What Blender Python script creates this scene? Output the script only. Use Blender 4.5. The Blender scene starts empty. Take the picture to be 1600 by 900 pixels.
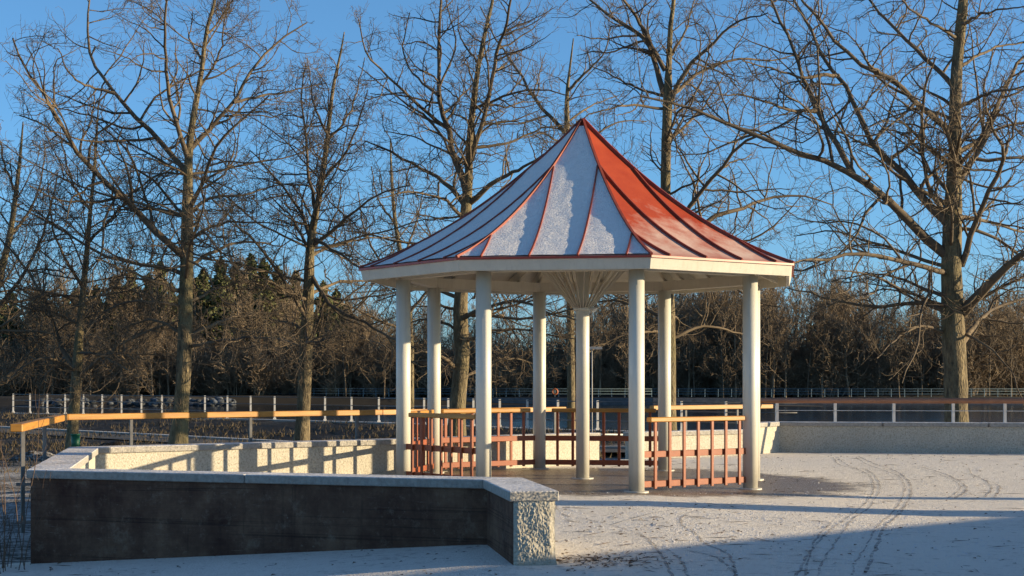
import bpy, bmesh, math, random
import numpy as np
from mathutils import Vector, Matrix, noise as mn_noise
R = math.radians
S = bpy.context.scene
COL = S.collection
F, HZ, EYE = 2507.0, 595.0, 1.47          # focal length (photo px), horizon row, eye height

def at(px, py, D):
    return Vector(((px - 800) / F * D, D, EYE - (py - HZ) / F * D))

# ------------------------------------------------------------------ materials
def newmat(name):
    m = bpy.data.materials.new(name); m.use_nodes = True
    nt = m.node_tree; b = nt.nodes['Principled BSDF']
    return m, nt, b
def nd(nt, t, **k):
    n = nt.nodes.new(t)
    for a, v in k.items():
        if a in n.inputs: n.inputs[a].default_value = v
        else: setattr(n, a, v)
    return n
def coords(nt, scale=(1, 1, 1)):
    g = nd(nt, 'ShaderNodeNewGeometry'); mp = nd(nt, 'ShaderNodeMapping')
    mp.inputs['Scale'].default_value = scale
    nt.links.new(g.outputs['Position'], mp.inputs['Vector'])
    return mp.outputs['Vector']
def noise(nt, vec, scale, detail=4, rough=.6):
    n = nd(nt, 'ShaderNodeTexNoise'); n.inputs['Scale'].default_value = scale
    n.inputs['Detail'].default_value = detail; n.inputs['Roughness'].default_value = rough
    nt.links.new(vec, n.inputs['Vector']); return n.outputs['Fac']
def ramp(nt, fac, stops):
    r = nd(nt, 'ShaderNodeValToRGB'); e = r.color_ramp.elements
    while len(e) < len(stops): e.new(.5)
    for el, (p, c) in zip(e, stops):
        el.position = p; el.color = (c, c, c, 1) if not isinstance(c, tuple) else (*c, 1)
    nt.links.new(fac, r.inputs['Fac']); return r.outputs['Color']
def mix(nt, fac, a, b, mode='MIX'):
    m = nd(nt, 'ShaderNodeMix'); m.data_type = 'RGBA'; m.blend_type = mode
    for s, v in ((0, fac), (6, a), (7, b)):
        if hasattr(v, 'links'): nt.links.new(v, m.inputs[s])
        else: m.inputs[s].default_value = v if s == 0 else (*v, 1)
    return m.outputs[2]
def bump(nt, b, h, strength=.5, dist=.02):
    n = nd(nt, 'ShaderNodeBump'); n.inputs['Strength'].default_value = strength
    n.inputs['Distance'].default_value = dist
    nt.links.new(h, n.inputs['Height']); nt.links.new(n.outputs[0], b.inputs['Normal'])
def mathn(nt, op, a, b=None, clamp=False):
    m = nd(nt, 'ShaderNodeMath'); m.operation = op; m.use_clamp = clamp
    for i, v in enumerate((a, b)):
        if v is None: continue
        if hasattr(v, 'links'): nt.links.new(v, m.inputs[i])
        else: m.inputs[i].default_value = v
    return m.outputs[0]

def grains(nt, b, v, k=3.6, scale=55, add=None):
    """tiny snow grains: the surface normal is scattered by a fine noise, not by pixel-size bump"""
    n = nd(nt, 'ShaderNodeTexNoise'); n.inputs['Scale'].default_value = scale; n.inputs['Detail'].default_value = 3; nt.links.new(v, n.inputs['Vector'])
    s = nd(nt, 'ShaderNodeVectorMath'); s.operation = 'SUBTRACT'; nt.links.new(n.outputs['Color'], s.inputs[0]); s.inputs[1].default_value = (.5, .5, .5)
    m = nd(nt, 'ShaderNodeVectorMath'); m.operation = 'MULTIPLY'; nt.links.new(s.outputs[0], m.inputs[0]); m.inputs[1].default_value = (k, k, 0)
    a = nd(nt, 'ShaderNodeVectorMath'); a.operation = 'ADD'; nt.links.new(m.outputs[0], a.inputs[0])
    src = b.inputs['Normal'].links[0].from_socket if b.inputs['Normal'].links else nd(nt, 'ShaderNodeNewGeometry').outputs['Normal']
    nt.links.new(src, a.inputs[1]); z = nd(nt, 'ShaderNodeVectorMath'); z.operation = 'NORMALIZE'
    nt.links.new(a.outputs[0], z.inputs[0]); nt.links.new(z.outputs[0], b.inputs['Normal'])

def mat_noisy(name, c1, c2, scale, rough=.7, bs=.3, bd=.01, stretch=(1, 1, 1), bscale=None, lo=.3, hi=.7):
    m, nt, b = newmat(name)
    v = coords(nt, stretch)
    f = noise(nt, v, scale, 6, .65)
    nt.links.new(ramp(nt, f, [(lo, c1), (hi, c2)]), b.inputs['Base Color'])
    b.inputs['Roughness'].default_value = rough
    bump(nt, b, noise(nt, v, bscale or scale * 3, 5, .65), bs, bd)
    return m
M = {}
M['paint'] = mat_noisy('cream_paint', (.60, .585, .51), (.66, .65, .575), 3, .38, .1, .003, (1, 1, .3))
M['timber_paint'] = mat_noisy('pale_painted_timber', (.50, .465, .385), (.58, .545, .46), 4, .55, .25, .004, (1, 1, 1))
M['red_metal'] = mat_noisy('red_sheet_metal', (.30, .036, .018), (.38, .055, .026), 2.5, .42, .15, .003)
M['red_paint'] = mat_noisy('brick_red_paint', (.225, .050, .016), (.32, .082, .026), 12, .55, .3, .003)
M['rail_wood'] = mat_noisy('oiled_wood', (.30, .13, .017), (.50, .245, .04), 5, .5, .3, .004, (.5, .5, 6))
M['brown_rail'] = mat_noisy('brown_rail_coat', (.30, .12, .058), (.40, .18, .09), 5, .45, .2, .003)
M['steel'] = mat_noisy('weathered_steel', (.09, .09, .09), (.16, .155, .15), 8, .5, .2, .003)
M['galv'] = mat_noisy('galvanised_steel', (.55, .53, .50), (.7, .68, .64), 8, .5, .2, .003)
M['teal'] = mat_noisy('blue_grey_painted_steel', (.16, .24, .28), (.22, .31, .35), 8, .5, .2, .003)
M['polegrey'] = mat_noisy('dull_zinc', (.30, .28, .25), (.42, .39, .35), 8, .6, .2, .003)
M['seam'] = mat_noisy('weathered_red_seam', (.20, .032, .018), (.30, .06, .032), 6, .6, .3, .003)
M['green'] = mat_noisy('green_plastic', (.01, .10, .045), (.015, .15, .07), 6, .45, .1, .003)
M['orange'] = mat_noisy('orange_plastic', (.40, .11, .04), (.5, .15, .05), 6, .45, .1, .003)
M['lampwhite'] = mat_noisy('white_plastic', (.6, .6, .57), (.7, .7, .66), 6, .45, .1, .003)
M['needles'] = mat_noisy('pine_needles', (.030, .042, .012), (.17, .18, .06), .6, .8, .1, .01, lo=.35, hi=.65)
M['pinetrunk'] = mat_noisy('pine_bark', (.16, .075, .035), (.30, .14, .06), 1, .8, .3, .02)
M['housewall'] = mat_noisy('pale_render', (.45, .38, .32), (.5, .43, .36), 1, .8, .1, .01)
M['housered'] = mat_noisy('red_boarding', (.25, .07, .04), (.3, .09, .05), 1, .8, .1, .01)
M['glass'] = mat_noisy('dark_glass', (.02, .025, .03), (.03, .035, .04), 1, .1, .0, .01)

def dirt(m, col=(.16, .12, .08)):
    nt = m.node_tree; b = nt.nodes['Principled BSDF']; src = b.inputs['Base Color'].links[0].from_socket
    v = coords(nt); sp = nd(nt, 'ShaderNodeSeparateXYZ'); nt.links.new(v, sp.inputs[0])
    low = ramp(nt, sp.outputs[2], [(.0, .55), (.28, 0.)])
    st = ramp(nt, noise(nt, coords(nt, (9, 9, .5)), 2.5, 7, .7), [(.52, 0.), (.78, .35)])
    n = noise(nt, v, 14, 6, .7)
    f = mathn(nt, 'ADD', mathn(nt, 'MULTIPLY', low, n), mathn(nt, 'MULTIPLY', st, .8), True)
    nt.links.new(mix(nt, f, src, col), b.inputs['Base Color'])
dirt(M['paint']); dirt(M['timber_paint'])
def bark(name, c1, c2, sc=9):
    m, nt, b = newmat(name)
    v = coords(nt, (1, 1, .28))
    f = noise(nt, v, sc, 8, .7)
    v2 = coords(nt, (1, 1, 1)); g = noise(nt, v2, .9, 3, .6)
    base = ramp(nt, f, [(.32, c1), (.68, c2)])
    moss = mix(nt, ramp(nt, g, [(.45, 0.), (.75, .55)]), base, (.15, .14, .055))
    nt.links.new(moss, b.inputs['Base Color']); b.inputs['Roughness'].default_value = .9
    vo = nd(nt, 'ShaderNodeTexVoronoi'); vo.inputs['Scale'].default_value = 22; vo.feature = 'DISTANCE_TO_EDGE'
    nt.links.new(v, vo.inputs['Vector'])
    bump(nt, b, mathn(nt, 'ADD', f, vo.outputs['Distance']), .9, .05)
    return m
M['bark'] = bark('oak_bark', (.036, .028, .019), (.29, .225, .125))
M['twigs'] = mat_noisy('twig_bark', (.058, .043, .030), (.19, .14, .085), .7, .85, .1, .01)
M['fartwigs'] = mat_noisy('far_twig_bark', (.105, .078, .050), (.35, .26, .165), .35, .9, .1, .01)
M['shrubtwig'] = mat_noisy('shrub_bark', (.06, .04, .03), (.16, .10, .06), 2, .8, .1, .01)

# frosted ground: thin snow over asphalt, bare and damp round the gazebo
GC = Vector((1.061, 24.1, 0))
def snow_ground(name, bare=True, snowc=(.95, .885, .79), dark=(.20, .155, .115), cover=(.285, .445)):
    m, nt, b = newmat(name)
    v = coords(nt); sep = nd(nt, 'ShaderNodeSeparateXYZ'); nt.links.new(v, sep.inputs[0])
    fine = noise(nt, v, 16, 9, .72)
    stre = noise(nt, coords(nt, (.8, 2.4, 1)), 5, 8, .68)
    big = noise(nt, v, .55, 4, .55)
    s = mathn(nt, 'ADD', mathn(nt, 'MULTIPLY', fine, .45), mathn(nt, 'MULTIPLY', stre, .55))
    s = mathn(nt, 'ADD', s, mathn(nt, 'MULTIPLY', mathn(nt, 'SUBTRACT', big, .5), .25))
    if not bare:
        s = mathn(nt, 'ADD', s, ramp(nt, mathn(nt, 'DIVIDE', sep.outputs[1], 100), [(.40, .13), (.58, 0.)]))
    if bare:
        dx = mathn(nt, 'SUBTRACT', sep.outputs[0], GC.x + .35); dy = mathn(nt, 'SUBTRACT', sep.outputs[1], GC.y - .1)
        dx = mathn(nt, 'MULTIPLY', dx, .86)
        d = mathn(nt, 'SQRT', mathn(nt, 'ADD', mathn(nt, 'MULTIPLY', dx, dx), mathn(nt, 'MULTIPLY', dy, dy)))
        d = mathn(nt, 'ADD', d, mathn(nt, 'MULTIPLY', mathn(nt, 'SUBTRACT', noise(nt, v, 1.4, 5, .6), .5), 1.6))
        k = ramp(nt, mathn(nt, 'DIVIDE', d, 5.0), [(.48, -0.0), (.70, 1.)])
        s = mathn(nt, 'MULTIPLY', s, mathn(nt, 'ADD', mathn(nt, 'MULTIPLY', k, .78), .22))
    cov = ramp(nt, s, [(cover[0], 0.), (cover[1], 1.)])
    asph = ramp(nt, noise(nt, v, 30, 4, .6), [(.3, tuple(x * .7 for x in dark)), (.7, tuple(x * 1.5 for x in dark))])
    c = mix(nt, cov, asph, snowc)
    # scattered litter
    vo = nd(nt, 'ShaderNodeTexVoronoi'); vo.inputs['Scale'].default_value = 3.6; nt.links.new(coords(nt, (.7, 1.5, 1)), vo.inputs['Vector'])
    c = mix(nt, ramp(nt, vo.outputs['Distance'], [(.07, .85), (.12, 0.)]), c, (.07, .045, .03))
    vo2 = nd(nt, 'ShaderNodeTexVoronoi'); vo2.inputs['Scale'].default_value = 13; nt.links.new(coords(nt, (.6, 1.8, 1)), vo2.inputs['Vector'])
    c = mix(nt, ramp(nt, vo2.outputs['Distance'], [(.06, .4), (.13, 0.)]), c, (.16, .11, .08))
    # straight hair-line scratches and twigs
    w = noise(nt, coords(nt, (.55, 7, 1)), 3.2, 6, .75)
    c = mix(nt, ramp(nt, w, [(.61, 0.), (.69, .5)]), c, (.12, .10, .09))
    nt.links.new(c, b.inputs['Base Color'])
    nt.links.new(ramp(nt, cov, [(0., .30 if bare else .8), (1., .75)]), b.inputs['Roughness'])
    h = mathn(nt, 'ADD', mathn(nt, 'MULTIPLY', noise(nt, v, 22, 6, .7), .7), mathn(nt, 'MULTIPLY', noise(nt, v, 4, 4, .6), .6))
    h = mathn(nt, 'MULTIPLY', h, mathn(nt, 'ADD', mathn(nt, 'MULTIPLY', cov, .85), .15))
    bump(nt, b, h, .7, .065)
    b.inputs['Specular IOR Level'].default_value = .15
    grains(nt, b, v, 7.5 if bare else 1.5, 110)
    return m
M['terrace'] = snow_ground('frosted_terrace')
M['bank'] = snow_ground('heath_bank', False, (.62, .60, .58), (.020, .015, .009), (.57, .70))
M['drygrass'] = mat_noisy('dry_grass_blades', (.035, .026, .014), (.15, .115, .065), 1.5, .9, .1, .01)
M['leaf'] = mat_noisy('dead_leaf', (.05, .03, .018), (.20, .115, .055), 5, .9, .1, .01)
M['clod'] = mat_noisy('snow_clod', (.78, .74, .70), (.88, .85, .82), 5, .8, .1, .01)
M['path'] = mat_noisy('dark_gravel_path', (.02, .017, .014), (.20, .19, .18), 2.5, .9, .4, .03, lo=.45, hi=.8)
M['litter'] = mat_noisy('forest_floor', (.008, .006, .004), (.022, .016, .010), .5, .95, .3, .05)

def roof_snow():
    m, nt, b = newmat('roof_snow'); v = coords(nt)
    nt.links.new(ramp(nt, noise(nt, v, 9, 6, .6), [(.3, (.86, .84, .82)), (.7, (.92, .90, .88))]), b.inputs['Base Color'])
    b.inputs['Roughness'].default_value = .7
    h = mathn(nt, 'ADD', noise(nt, v, 34, 4, .6), mathn(nt, 'MULTIPLY', noise(nt, v, 9, 3, .6), .8))
    bump(nt, b, h, .35, .03); grains(nt, b, v, 5.0, 130); return m
M['roofsnow'] = roof_snow()
def frosted_red():
    m, nt, b = newmat('frosted_red_metal'); v = coords(nt)
    sep = nd(nt, 'ShaderNodeSeparateXYZ'); nt.links.new(v, sep.inputs[0])
    base = ramp(nt, noise(nt, v, 2.5, 5, .6), [(.3, (.32, .042, .016)), (.7, (.405, .066, .024))])
    z = sep.outputs[2]
    k = mathn(nt, 'SUBTRACT', mathn(nt, 'MULTIPLY', mathn(nt, 'SUBTRACT', 3.95, z), 1.35), 0.05)
    edge = ramp(nt, mathn(nt, 'SUBTRACT', z, 3.0), [(.10, .35), (.22, 1.)])
    n = noise(nt, coords(nt, (1, 1, .5)), 2.2, 9, .6)
    f = mathn(nt, 'MULTIPLY', mathn(nt, 'ADD', k, mathn(nt, 'MULTIPLY', mathn(nt, 'SUBTRACT', n, .52), 3.0)), edge, True)
    nt.links.new(mix(nt, mathn(nt, 'MULTIPLY', f, .62), base, (.74, .65, .56)), b.inputs['Base Color'])
    b.inputs['Roughness'].default_value = .6; b.inputs['Specular IOR Level'].default_value = .25
    bump(nt, b, noise(nt, v, 25, 4, .6), .2, .01); return m
M['frostred'] = frosted_red()

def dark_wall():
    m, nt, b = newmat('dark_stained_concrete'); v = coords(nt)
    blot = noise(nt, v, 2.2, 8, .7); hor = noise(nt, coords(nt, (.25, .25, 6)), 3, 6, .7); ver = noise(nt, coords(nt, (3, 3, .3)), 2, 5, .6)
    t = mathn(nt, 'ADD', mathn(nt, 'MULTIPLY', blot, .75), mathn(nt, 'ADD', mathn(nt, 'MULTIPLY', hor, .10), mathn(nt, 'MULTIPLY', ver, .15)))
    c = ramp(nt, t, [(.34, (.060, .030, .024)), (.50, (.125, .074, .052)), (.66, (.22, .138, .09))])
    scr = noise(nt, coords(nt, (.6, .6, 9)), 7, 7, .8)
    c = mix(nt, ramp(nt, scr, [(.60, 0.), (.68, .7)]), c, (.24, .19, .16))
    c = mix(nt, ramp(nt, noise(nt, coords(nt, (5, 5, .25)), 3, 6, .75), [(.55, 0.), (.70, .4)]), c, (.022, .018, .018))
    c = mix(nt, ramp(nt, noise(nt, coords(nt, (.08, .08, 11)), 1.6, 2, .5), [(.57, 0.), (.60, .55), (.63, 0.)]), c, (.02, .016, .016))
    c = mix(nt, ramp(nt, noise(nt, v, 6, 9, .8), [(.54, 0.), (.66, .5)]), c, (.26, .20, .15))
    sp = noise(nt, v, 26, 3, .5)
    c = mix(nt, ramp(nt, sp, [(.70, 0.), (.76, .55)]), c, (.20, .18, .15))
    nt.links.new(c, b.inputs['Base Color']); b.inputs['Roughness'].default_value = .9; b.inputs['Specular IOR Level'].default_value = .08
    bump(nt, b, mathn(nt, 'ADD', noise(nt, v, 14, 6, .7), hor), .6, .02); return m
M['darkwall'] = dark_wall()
def render_wall():
    m, nt, b = newmat('exposed_aggregate'); v = coords(nt)
    a = noise(nt, v, 38, 5, .65)
    c = ramp(nt, a, [(.32, (.28, .25, .19)), (.50, (.48, .45, .37)), (.7, (.60, .565, .48))])
    c = mix(nt, ramp(nt, noise(nt, v, 1.2, 5, .6), [(.4, 0.), (.75, .4)]), c, (.33, .30, .24))
    nt.links.new(c, b.inputs['Base Color']); b.inputs['Roughness'].default_value = .85
    vo = nd(nt, 'ShaderNodeTexVoronoi'); vo.inputs['Scale'].default_value = 42; nt.links.new(v, vo.inputs['Vector'])
    bump(nt, b, mathn(nt, 'ADD', a, vo.outputs['Distance']), .4, .010); return m
M['aggregate'] = render_wall()
def coping():
    m, nt, b = newmat('snow_dusted_coping'); v = coords(nt)
    g = nd(nt, 'ShaderNodeNewGeometry'); sep = nd(nt, 'ShaderNodeSeparateXYZ'); nt.links.new(g.outputs['True Normal'], sep.inputs[0])
    conc = ramp(nt, noise(nt, v, 18, 6, .7), [(.3, (.24, .225, .20)), (.7, (.42, .40, .36))])
    sn = ramp(nt, mathn(nt, 'ADD', mathn(nt, 'MULTIPLY', noise(nt, v, 20, 7, .7), .6), mathn(nt, 'MULTIPLY', noise(nt, v, 2.5, 4, .6), .4)), [(.36, .15), (.56, .95)])
    f = mathn(nt, 'MULTIPLY', sn, ramp(nt, sep.outputs[2], [(.5, 0.), (.8, 1.)]))
    nt.links.new(mix(nt, f, conc, (.80, .79, .80)), b.inputs['Base Color']); b.inputs['Roughness'].default_value = .8
    bump(nt, b, noise(nt, v, 45, 5, .7), .5, .015); grains(nt, b, v, 2.0); return m
M['coping'] = coping()
def water():
    m, nt, b = newmat('river_water'); v = coords(nt, (1, .35, 1))
    b.inputs['Base Color'].default_value = (.008, .014, .022, 1); b.inputs['Roughness'].default_value = .12
    b.inputs['IOR'].default_value = 1.33
    bump(nt, b, mathn(nt, 'ADD', noise(nt, v, 1.2, 5, .6), mathn(nt, 'MULTIPLY', noise(nt, v, .2, 3, .6), 1.5)), .6, .10); return m
M['water'] = water()
def trackmat():
    m, nt, b = newmat('pressed_snow_track'); v = coords(nt)
    b.inputs['Base Color'].default_value = (.24, .22, .21, 1); b.inputs['Roughness'].default_value = .6
    tr = nd(nt, 'ShaderNodeBsdfTransparent'); mx = nd(nt, 'ShaderNodeMixShader')
    nt.links.new(ramp(nt, noise(nt, v, 7, 7, .75), [(.40, 0.), (.59, .76)]), mx.inputs[0])
    nt.links.new(tr.outputs[0], mx.inputs[1]); nt.links.new(b.outputs[0], mx.inputs[2])
    nt.links.new(mx.outputs[0], nt.nodes['Material Output'].inputs[0]); return m
M['track'] = trackmat()

# ------------------------------------------------------------------ object helpers
def tag(o, label=None, cat=None, group=None, kind=None):
    for k, v in (('label', label), ('category', cat), ('group', group), ('kind', kind)):
        if v: o[k] = v
    return o
def empty(name, loc, label, cat, group=None, rz=0):
    o = bpy.data.objects.new(name, None); COL.objects.link(o); o.location = loc; o.rotation_euler.z = rz
    o.empty_display_size = .2
    return tag(o, label, cat, group)
def link(name, me, mats, parent=None, smooth=False):
    for m in (mats if isinstance(mats, (list, tuple)) else [mats]): me.materials.append(m)
    o = bpy.data.objects.new(name, me); COL.objects.link(o)
    if parent is not None:
        o.parent = parent
        root = parent
        off = Vector((0, 0, 0))
        chain = []
        while root is not None: chain.append(root); root = root.parent
        mw = Matrix.Identity(4)
        for c in reversed(chain): mw = mw @ c.matrix_basis
        if not me.get('local'): me.transform(mw.inverted())      # geometry was given in world coordinates
    if smooth:
        me.polygons.foreach_set('use_smooth', [True] * len(me.polygons))
    me.update(); return o
class MB:
    """collects shapes in world coordinates"""
    def __init__(s): s.bm = bmesh.new()
    def hexa(s, p, mi=0):
        v = [s.bm.verts.new(q) for q in p]
        for f in ((0, 3, 2, 1), (4, 5, 6, 7), (0, 1, 5, 4), (1, 2, 6, 5), (2, 3, 7, 6), (3, 0, 4, 7)):
            s.bm.faces.new([v[i] for i in f]).material_index = mi
    def box(s, c, sz, rz=0):
        c = Vector(c); m = Matrix.Rotation(rz, 3, 'Z'); x, y, z = (a / 2 for a in sz)
        s.hexa([c + m @ Vector(q) for q in ((-x, -y, -z), (x, -y, -z), (x, y, -z), (-x, y, -z), (-x, -y, z), (x, -y, z), (x, y, z), (-x, y, z))])
        return s
    def bar(s, a, b, w, h, up=(0, 0, 1)):
        a, b = Vector(a), Vector(b); d = (b - a).normalized(); up = Vector(up)
        x = d.cross(up)
        if x.length < 1e-4: x = d.cross(Vector((1, 0, 0)))
        x.normalize(); u = x.cross(d).normalized(); x *= w / 2; u *= h / 2
        s.hexa([a - x - u, a + x - u, a + x + u, a - x + u, b - x - u, b + x - u, b + x + u, b - x + u]); return s
    def cyl(s, a, b, r, n=20, r2=None, cap=True):
        a, b = Vector(a), Vector(b); d = (b - a).normalized(); r2 = r if r2 is None else r2
        x = d.cross(Vector((0, 0, 1)))
        if x.length < 1e-4: x = Vector((1, 0, 0))
        x.normalize(); y = d.cross(x)
        A = [s.bm.verts.new(a + (x * math.cos(t) + y * math.sin(t)) * r) for t in (2 * math.pi * i / n for i in range(n))]
        B = [s.bm.verts.new(b + (x * math.cos(t) + y * math.sin(t)) * r2) for t in (2 * math.pi * i / n for i in range(n))]
        for i in range(n):
            f = s.bm.faces.new((A[i], A[(i + 1) % n], B[(i + 1) % n], B[i])); f.smooth = True
        if cap: s.bm.faces.new(A[::-1]); s.bm.faces.new(B)
        return s
    def build(s, name, mats, parent=None, bevel=0):
        bmesh.ops.recalc_face_normals(s.bm, faces=s.bm.faces)
        if bevel:
            bmesh.ops.bevel(s.bm, geom=[e for e in s.bm.edges if e.is_manifold and e.calc_face_angle(0) > .6], offset=bevel, segments=1, affect='EDGES')
        me = bpy.data.meshes.new(name); s.bm.to_mesh(me); s.bm.free()
        return link(name, me, mats, parent)

def np_mesh(name, V, Q, mat, parent=None, smooth=True):
    me = bpy.data.meshes.new(name); V = np.asarray(V, np.float32); Q = np.asarray(Q, np.int32)
    k = Q.shape[1]
    me.vertices.add(len(V)); me.vertices.foreach_set('co', V.ravel())
    me.loops.add(Q.size); me.loops.foreach_set('vertex_index', Q.ravel())
    me.polygons.add(len(Q)); me.polygons.foreach_set('loop_start', np.arange(0, Q.size, k, dtype=np.int32))
    me.polygons.foreach_set('loop_total', np.full(len(Q), k, np.int32))
    if smooth: me.polygons.foreach_set('use_smooth', np.ones(len(Q), bool))
    me.update(calc_edges=True); return link(name, me, mat, parent)

# ------------------------------------------------------------------ ground
C_NEAR = [(.18, 13.4), (-.08, 15.1), (-4.83, 16.72), (-5.93, 22.25), (-1.85, 25.5), (1.43, 28.55)]
C_MID = [(2.24, 30.35), (4.82, 32.25)]
C_RIGHT = [(4.82, 32.25), (5.42, 33.15), (22, 30.4)]
POLY = C_NEAR + C_MID + C_RIGHT[1:] + [(22, -14), (.2, -14)]
def inside(x, y, poly=POLY):
    c = False; n = len(poly)
    for i in range(n):
        (x1, y1), (x2, y2) = poly[i], poly[(i + 1) % n]
        if (y1 > y) != (y2 > y) and x < (x2 - x1) * (y - y1) / (y2 - y1) + x1: c = not c
    return c
def sm(t): t = max(0., min(1., t)); return t * t * (3 - 2 * t)
def z_terr(x, y):
    z = -.0065 * max(0, 24.1 - y) - .028 * max(0, min(x, 5) - 1.6) * sm((28 - y) / 4)
    if x < -.3 and (y < 15.22 - .341 * (x + .08) if x > -4.83 else y < 17.2): z += max(-.42, (x + .3) * .08)
    return z
def grid_obj(name, xs, ys, zf, keep, mat):
    idx = {}; V = []; Q = []
    def vid(i, j):
        k = (i, j)
        if k not in idx: idx[k] = len(V); V.append((xs[i], ys[j], zf(xs[i], ys[j])))
        return idx[k]
    for i in range(len(xs) - 1):
        for j in range(len(ys) - 1):
            if keep((xs[i] + xs[i + 1]) / 2, (ys[j] + ys[j + 1]) / 2):
                Q.append((vid(i, j), vid(i + 1, j), vid(i + 1, j + 1), vid(i, j + 1)))
    return np_mesh(name, V, Q, mat)
def left_front(x, y):
    if x > .2: return False
    if y < 15: return x <= .2 and not inside(x, y)
    return y < 16.72 + (x + 4.83) * -.34 and y < 17.0
t = grid_obj('terrace_paving', np.arange(-12, 22.01, .2), np.arange(-14, 33.6, .2), z_terr, lambda x, y: inside(x, y) or left_front(x, y), M['terrace'])
tag(t, kind='structure')
# river fence line (world plan points) and outer terrain
FENCE = [(-46, 108), (-28.6, 92), (-5.9, 71), (1.48, 61), (8, 56), (40, 51)]
def fence_y(x):
    for (a, b), (c, d) in zip(FENCE, FENCE[1:]):
        if x <= c: return b + (d - b) * (x - a) / (c - a)
    return FENCE[-1][1]
def z_out(x, y):
    g = math.hypot(x - 1.8, y - 29.5)
    base = -.52 - .33 * sm((y - 30) / 16)
    z = base + (-.03 - base) * sm(1 - (g - 1.2) / 7)
    fy = fence_y(x)
    z += (-.40 - base) * sm(1 - (fy - y) / 14) * (1 if g > 4 else 0)
    if y > fy + .6: z = -.40 - 2.6 * sm((y - fy - .6) / 3)
    if inside(x, y): z = min(z, -.35)
    if y < 17 : z = -.53
    z += .035 * math.sin(x * 1.7 + y * .6) * math.sin(y * 1.1 - x * .4) * (1 if y > 34 else 0)
    return z
xs = np.concatenate([np.arange(-70, -12, 2.), np.arange(-12, 24, .6), np.arange(24, 90, 3.)])
ys = np.concatenate([np.arange(-60, 8, 6.), np.arange(8, 60, .6), np.arange(60, 118, 1.5)])
tag(grid_obj('ground', xs, ys, z_out, lambda x, y: not (left_front(x, y) and x > -11.5) and not (inside(x, y) and y < 26), M['bank']), kind='structure')
# big sheet under everything, to the horizon
mb = MB(); mb.box((0, 1500, -3.5), (6000, 6000, .2)); tag(mb.build('land', M['litter']), kind='structure')
me_w = MB(); me_w.bm.faces.new([me_w.bm.verts.new(p) for p in ((-400, 50, -1.9), (400, 50, -1.9), (400, 262, -1.9), (-400, 262, -1.9))])
tag(me_w.build('river_water', M['water']), kind='structure')
# far bank and wooded slope
def z_far(x, y):
    sh = 228 if x > -45 else 215
    return -2.2 + 1.4 * sm((y - sh) / 4) + 8.5 * sm((y - 245) / 90) + .4 * math.sin(x * .13) * math.sin(y * .11)
tag(grid_obj('far_bank', np.arange(-300, 301, 5.), np.concatenate([np.arange(210, 240, 1.5), np.arange(240, 420, 8.)]), z_far, lambda x, y: True, M['litter']), kind='structure')

mb = MB(); KL = [(-40, 92), (-24.6, 77), (-9.1, 59.8), (-4, 54.5), (6, 49.5), (30, 45)]
for (a, b), (c, d) in zip(KL, KL[1:]): mb.bar((a, b, z_out(a, b) + .03), (c, d, z_out(c, d) + .03), .3, .16)
tag(mb.build('kerb', M['coping']), kind='structure')
mb = MB(); pv = []
for (a, b) in KL: pv.append((mb.bm.verts.new((a - .15, b - .1, z_out(a, b) + .05)), mb.bm.verts.new((a - 1.6, b - 2.4, z_out(a, b) + .02))))
for (a, b), (c, d) in zip(pv, pv[1:]): mb.bm.faces.new((a, b, d, c))
tag(mb.build('path', M['path']), kind='structure')
# tyre tracks
def ground_hit(px, py):
    D = F * 1.5 / (py - HZ)
    for _ in range(6):
        x = (px - 800) / F * D; D = F * (EYE - z_terr(x, D)) / (py - HZ)
    return np.array(((px - 800) / F * D, D))
def catmull(P, n):
    P = np.asarray(P, float); P = np.vstack([2 * P[0] - P[1], P, 2 * P[-1] - P[-2]]); out = []
    for i in range(1, len(P) - 2):
        for t in np.linspace(0, 1, n, endpoint=False):
            a, b, c, d = P[i - 1:i + 3]
            out.append(.5 * ((2 * b) + (c - a) * t + (2 * a - 5 * b + 4 * c - d) * t * t + (3 * b - a - 3 * c + d) * t ** 3))
    out.append(P[-2]); return np.array(out)
def cr(pts): return [(1100 + a / 2.648, 560 + b / 2.648) for a, b in pts]
def cl(pts): return [(600 + a / 2.286, 640 + b / 2.286) for a, b in pts]
TR = [cr(p) for p in (
    [(535, 410), (560, 440), (620, 455), (680, 480), (700, 510), (700, 545), (680, 590), (620, 640), (550, 690), (490, 740), (440, 800), (390, 890), (370, 940)],
    [(550, 408), (600, 445), (680, 465), (715, 495), (728, 530), (715, 570), (680, 620), (610, 670), (560, 740), (500, 830), (450, 940)],
    [(625, 410), (680, 440), (760, 470), (810, 490), (830, 530), (820, 580), (780, 640), (720, 690), (680, 760), (630, 840), (600, 930)],
    [(640, 405), (700, 435), (790, 465), (845, 505), (858, 545), (845, 590), (800, 650), (745, 700), (715, 780), (660, 890)],
    [(860, 450), (960, 475), (1040, 510), (1060, 540), (1010, 580)], [(900, 450), (1000, 480), (1070, 515), (1085, 545), (1040, 580)],
    [(1095, 455), (1110, 480), (1170, 510), (1190, 540), (1165, 575)], [(1150, 500), (1210, 520), (1222, 545), (1200, 580)],
    [(-60, 800), (40, 820), (120, 880), (140, 940)], [(0, 770), (120, 750), (300, 760), (480, 745)])]
TR += [cl(p) for p in ([(600, 330), (640, 375), (760, 400), (900, 440), (960, 480), (1000, 540), (1030, 600)],
    [(1150, 357), (1110, 362), (1065, 385), (1065, 410), (1120, 450), (1150, 480), (1230, 520), (1260, 600)],
    [(1010, 500), (1060, 540), (1090, 600)], [(820, 410), (960, 370), (1150, 345), (1400, 330)], [(1600, 400), (1540, 470), (1500, 600)])]
V, Q = [], []
rt = random.Random(4)
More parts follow.
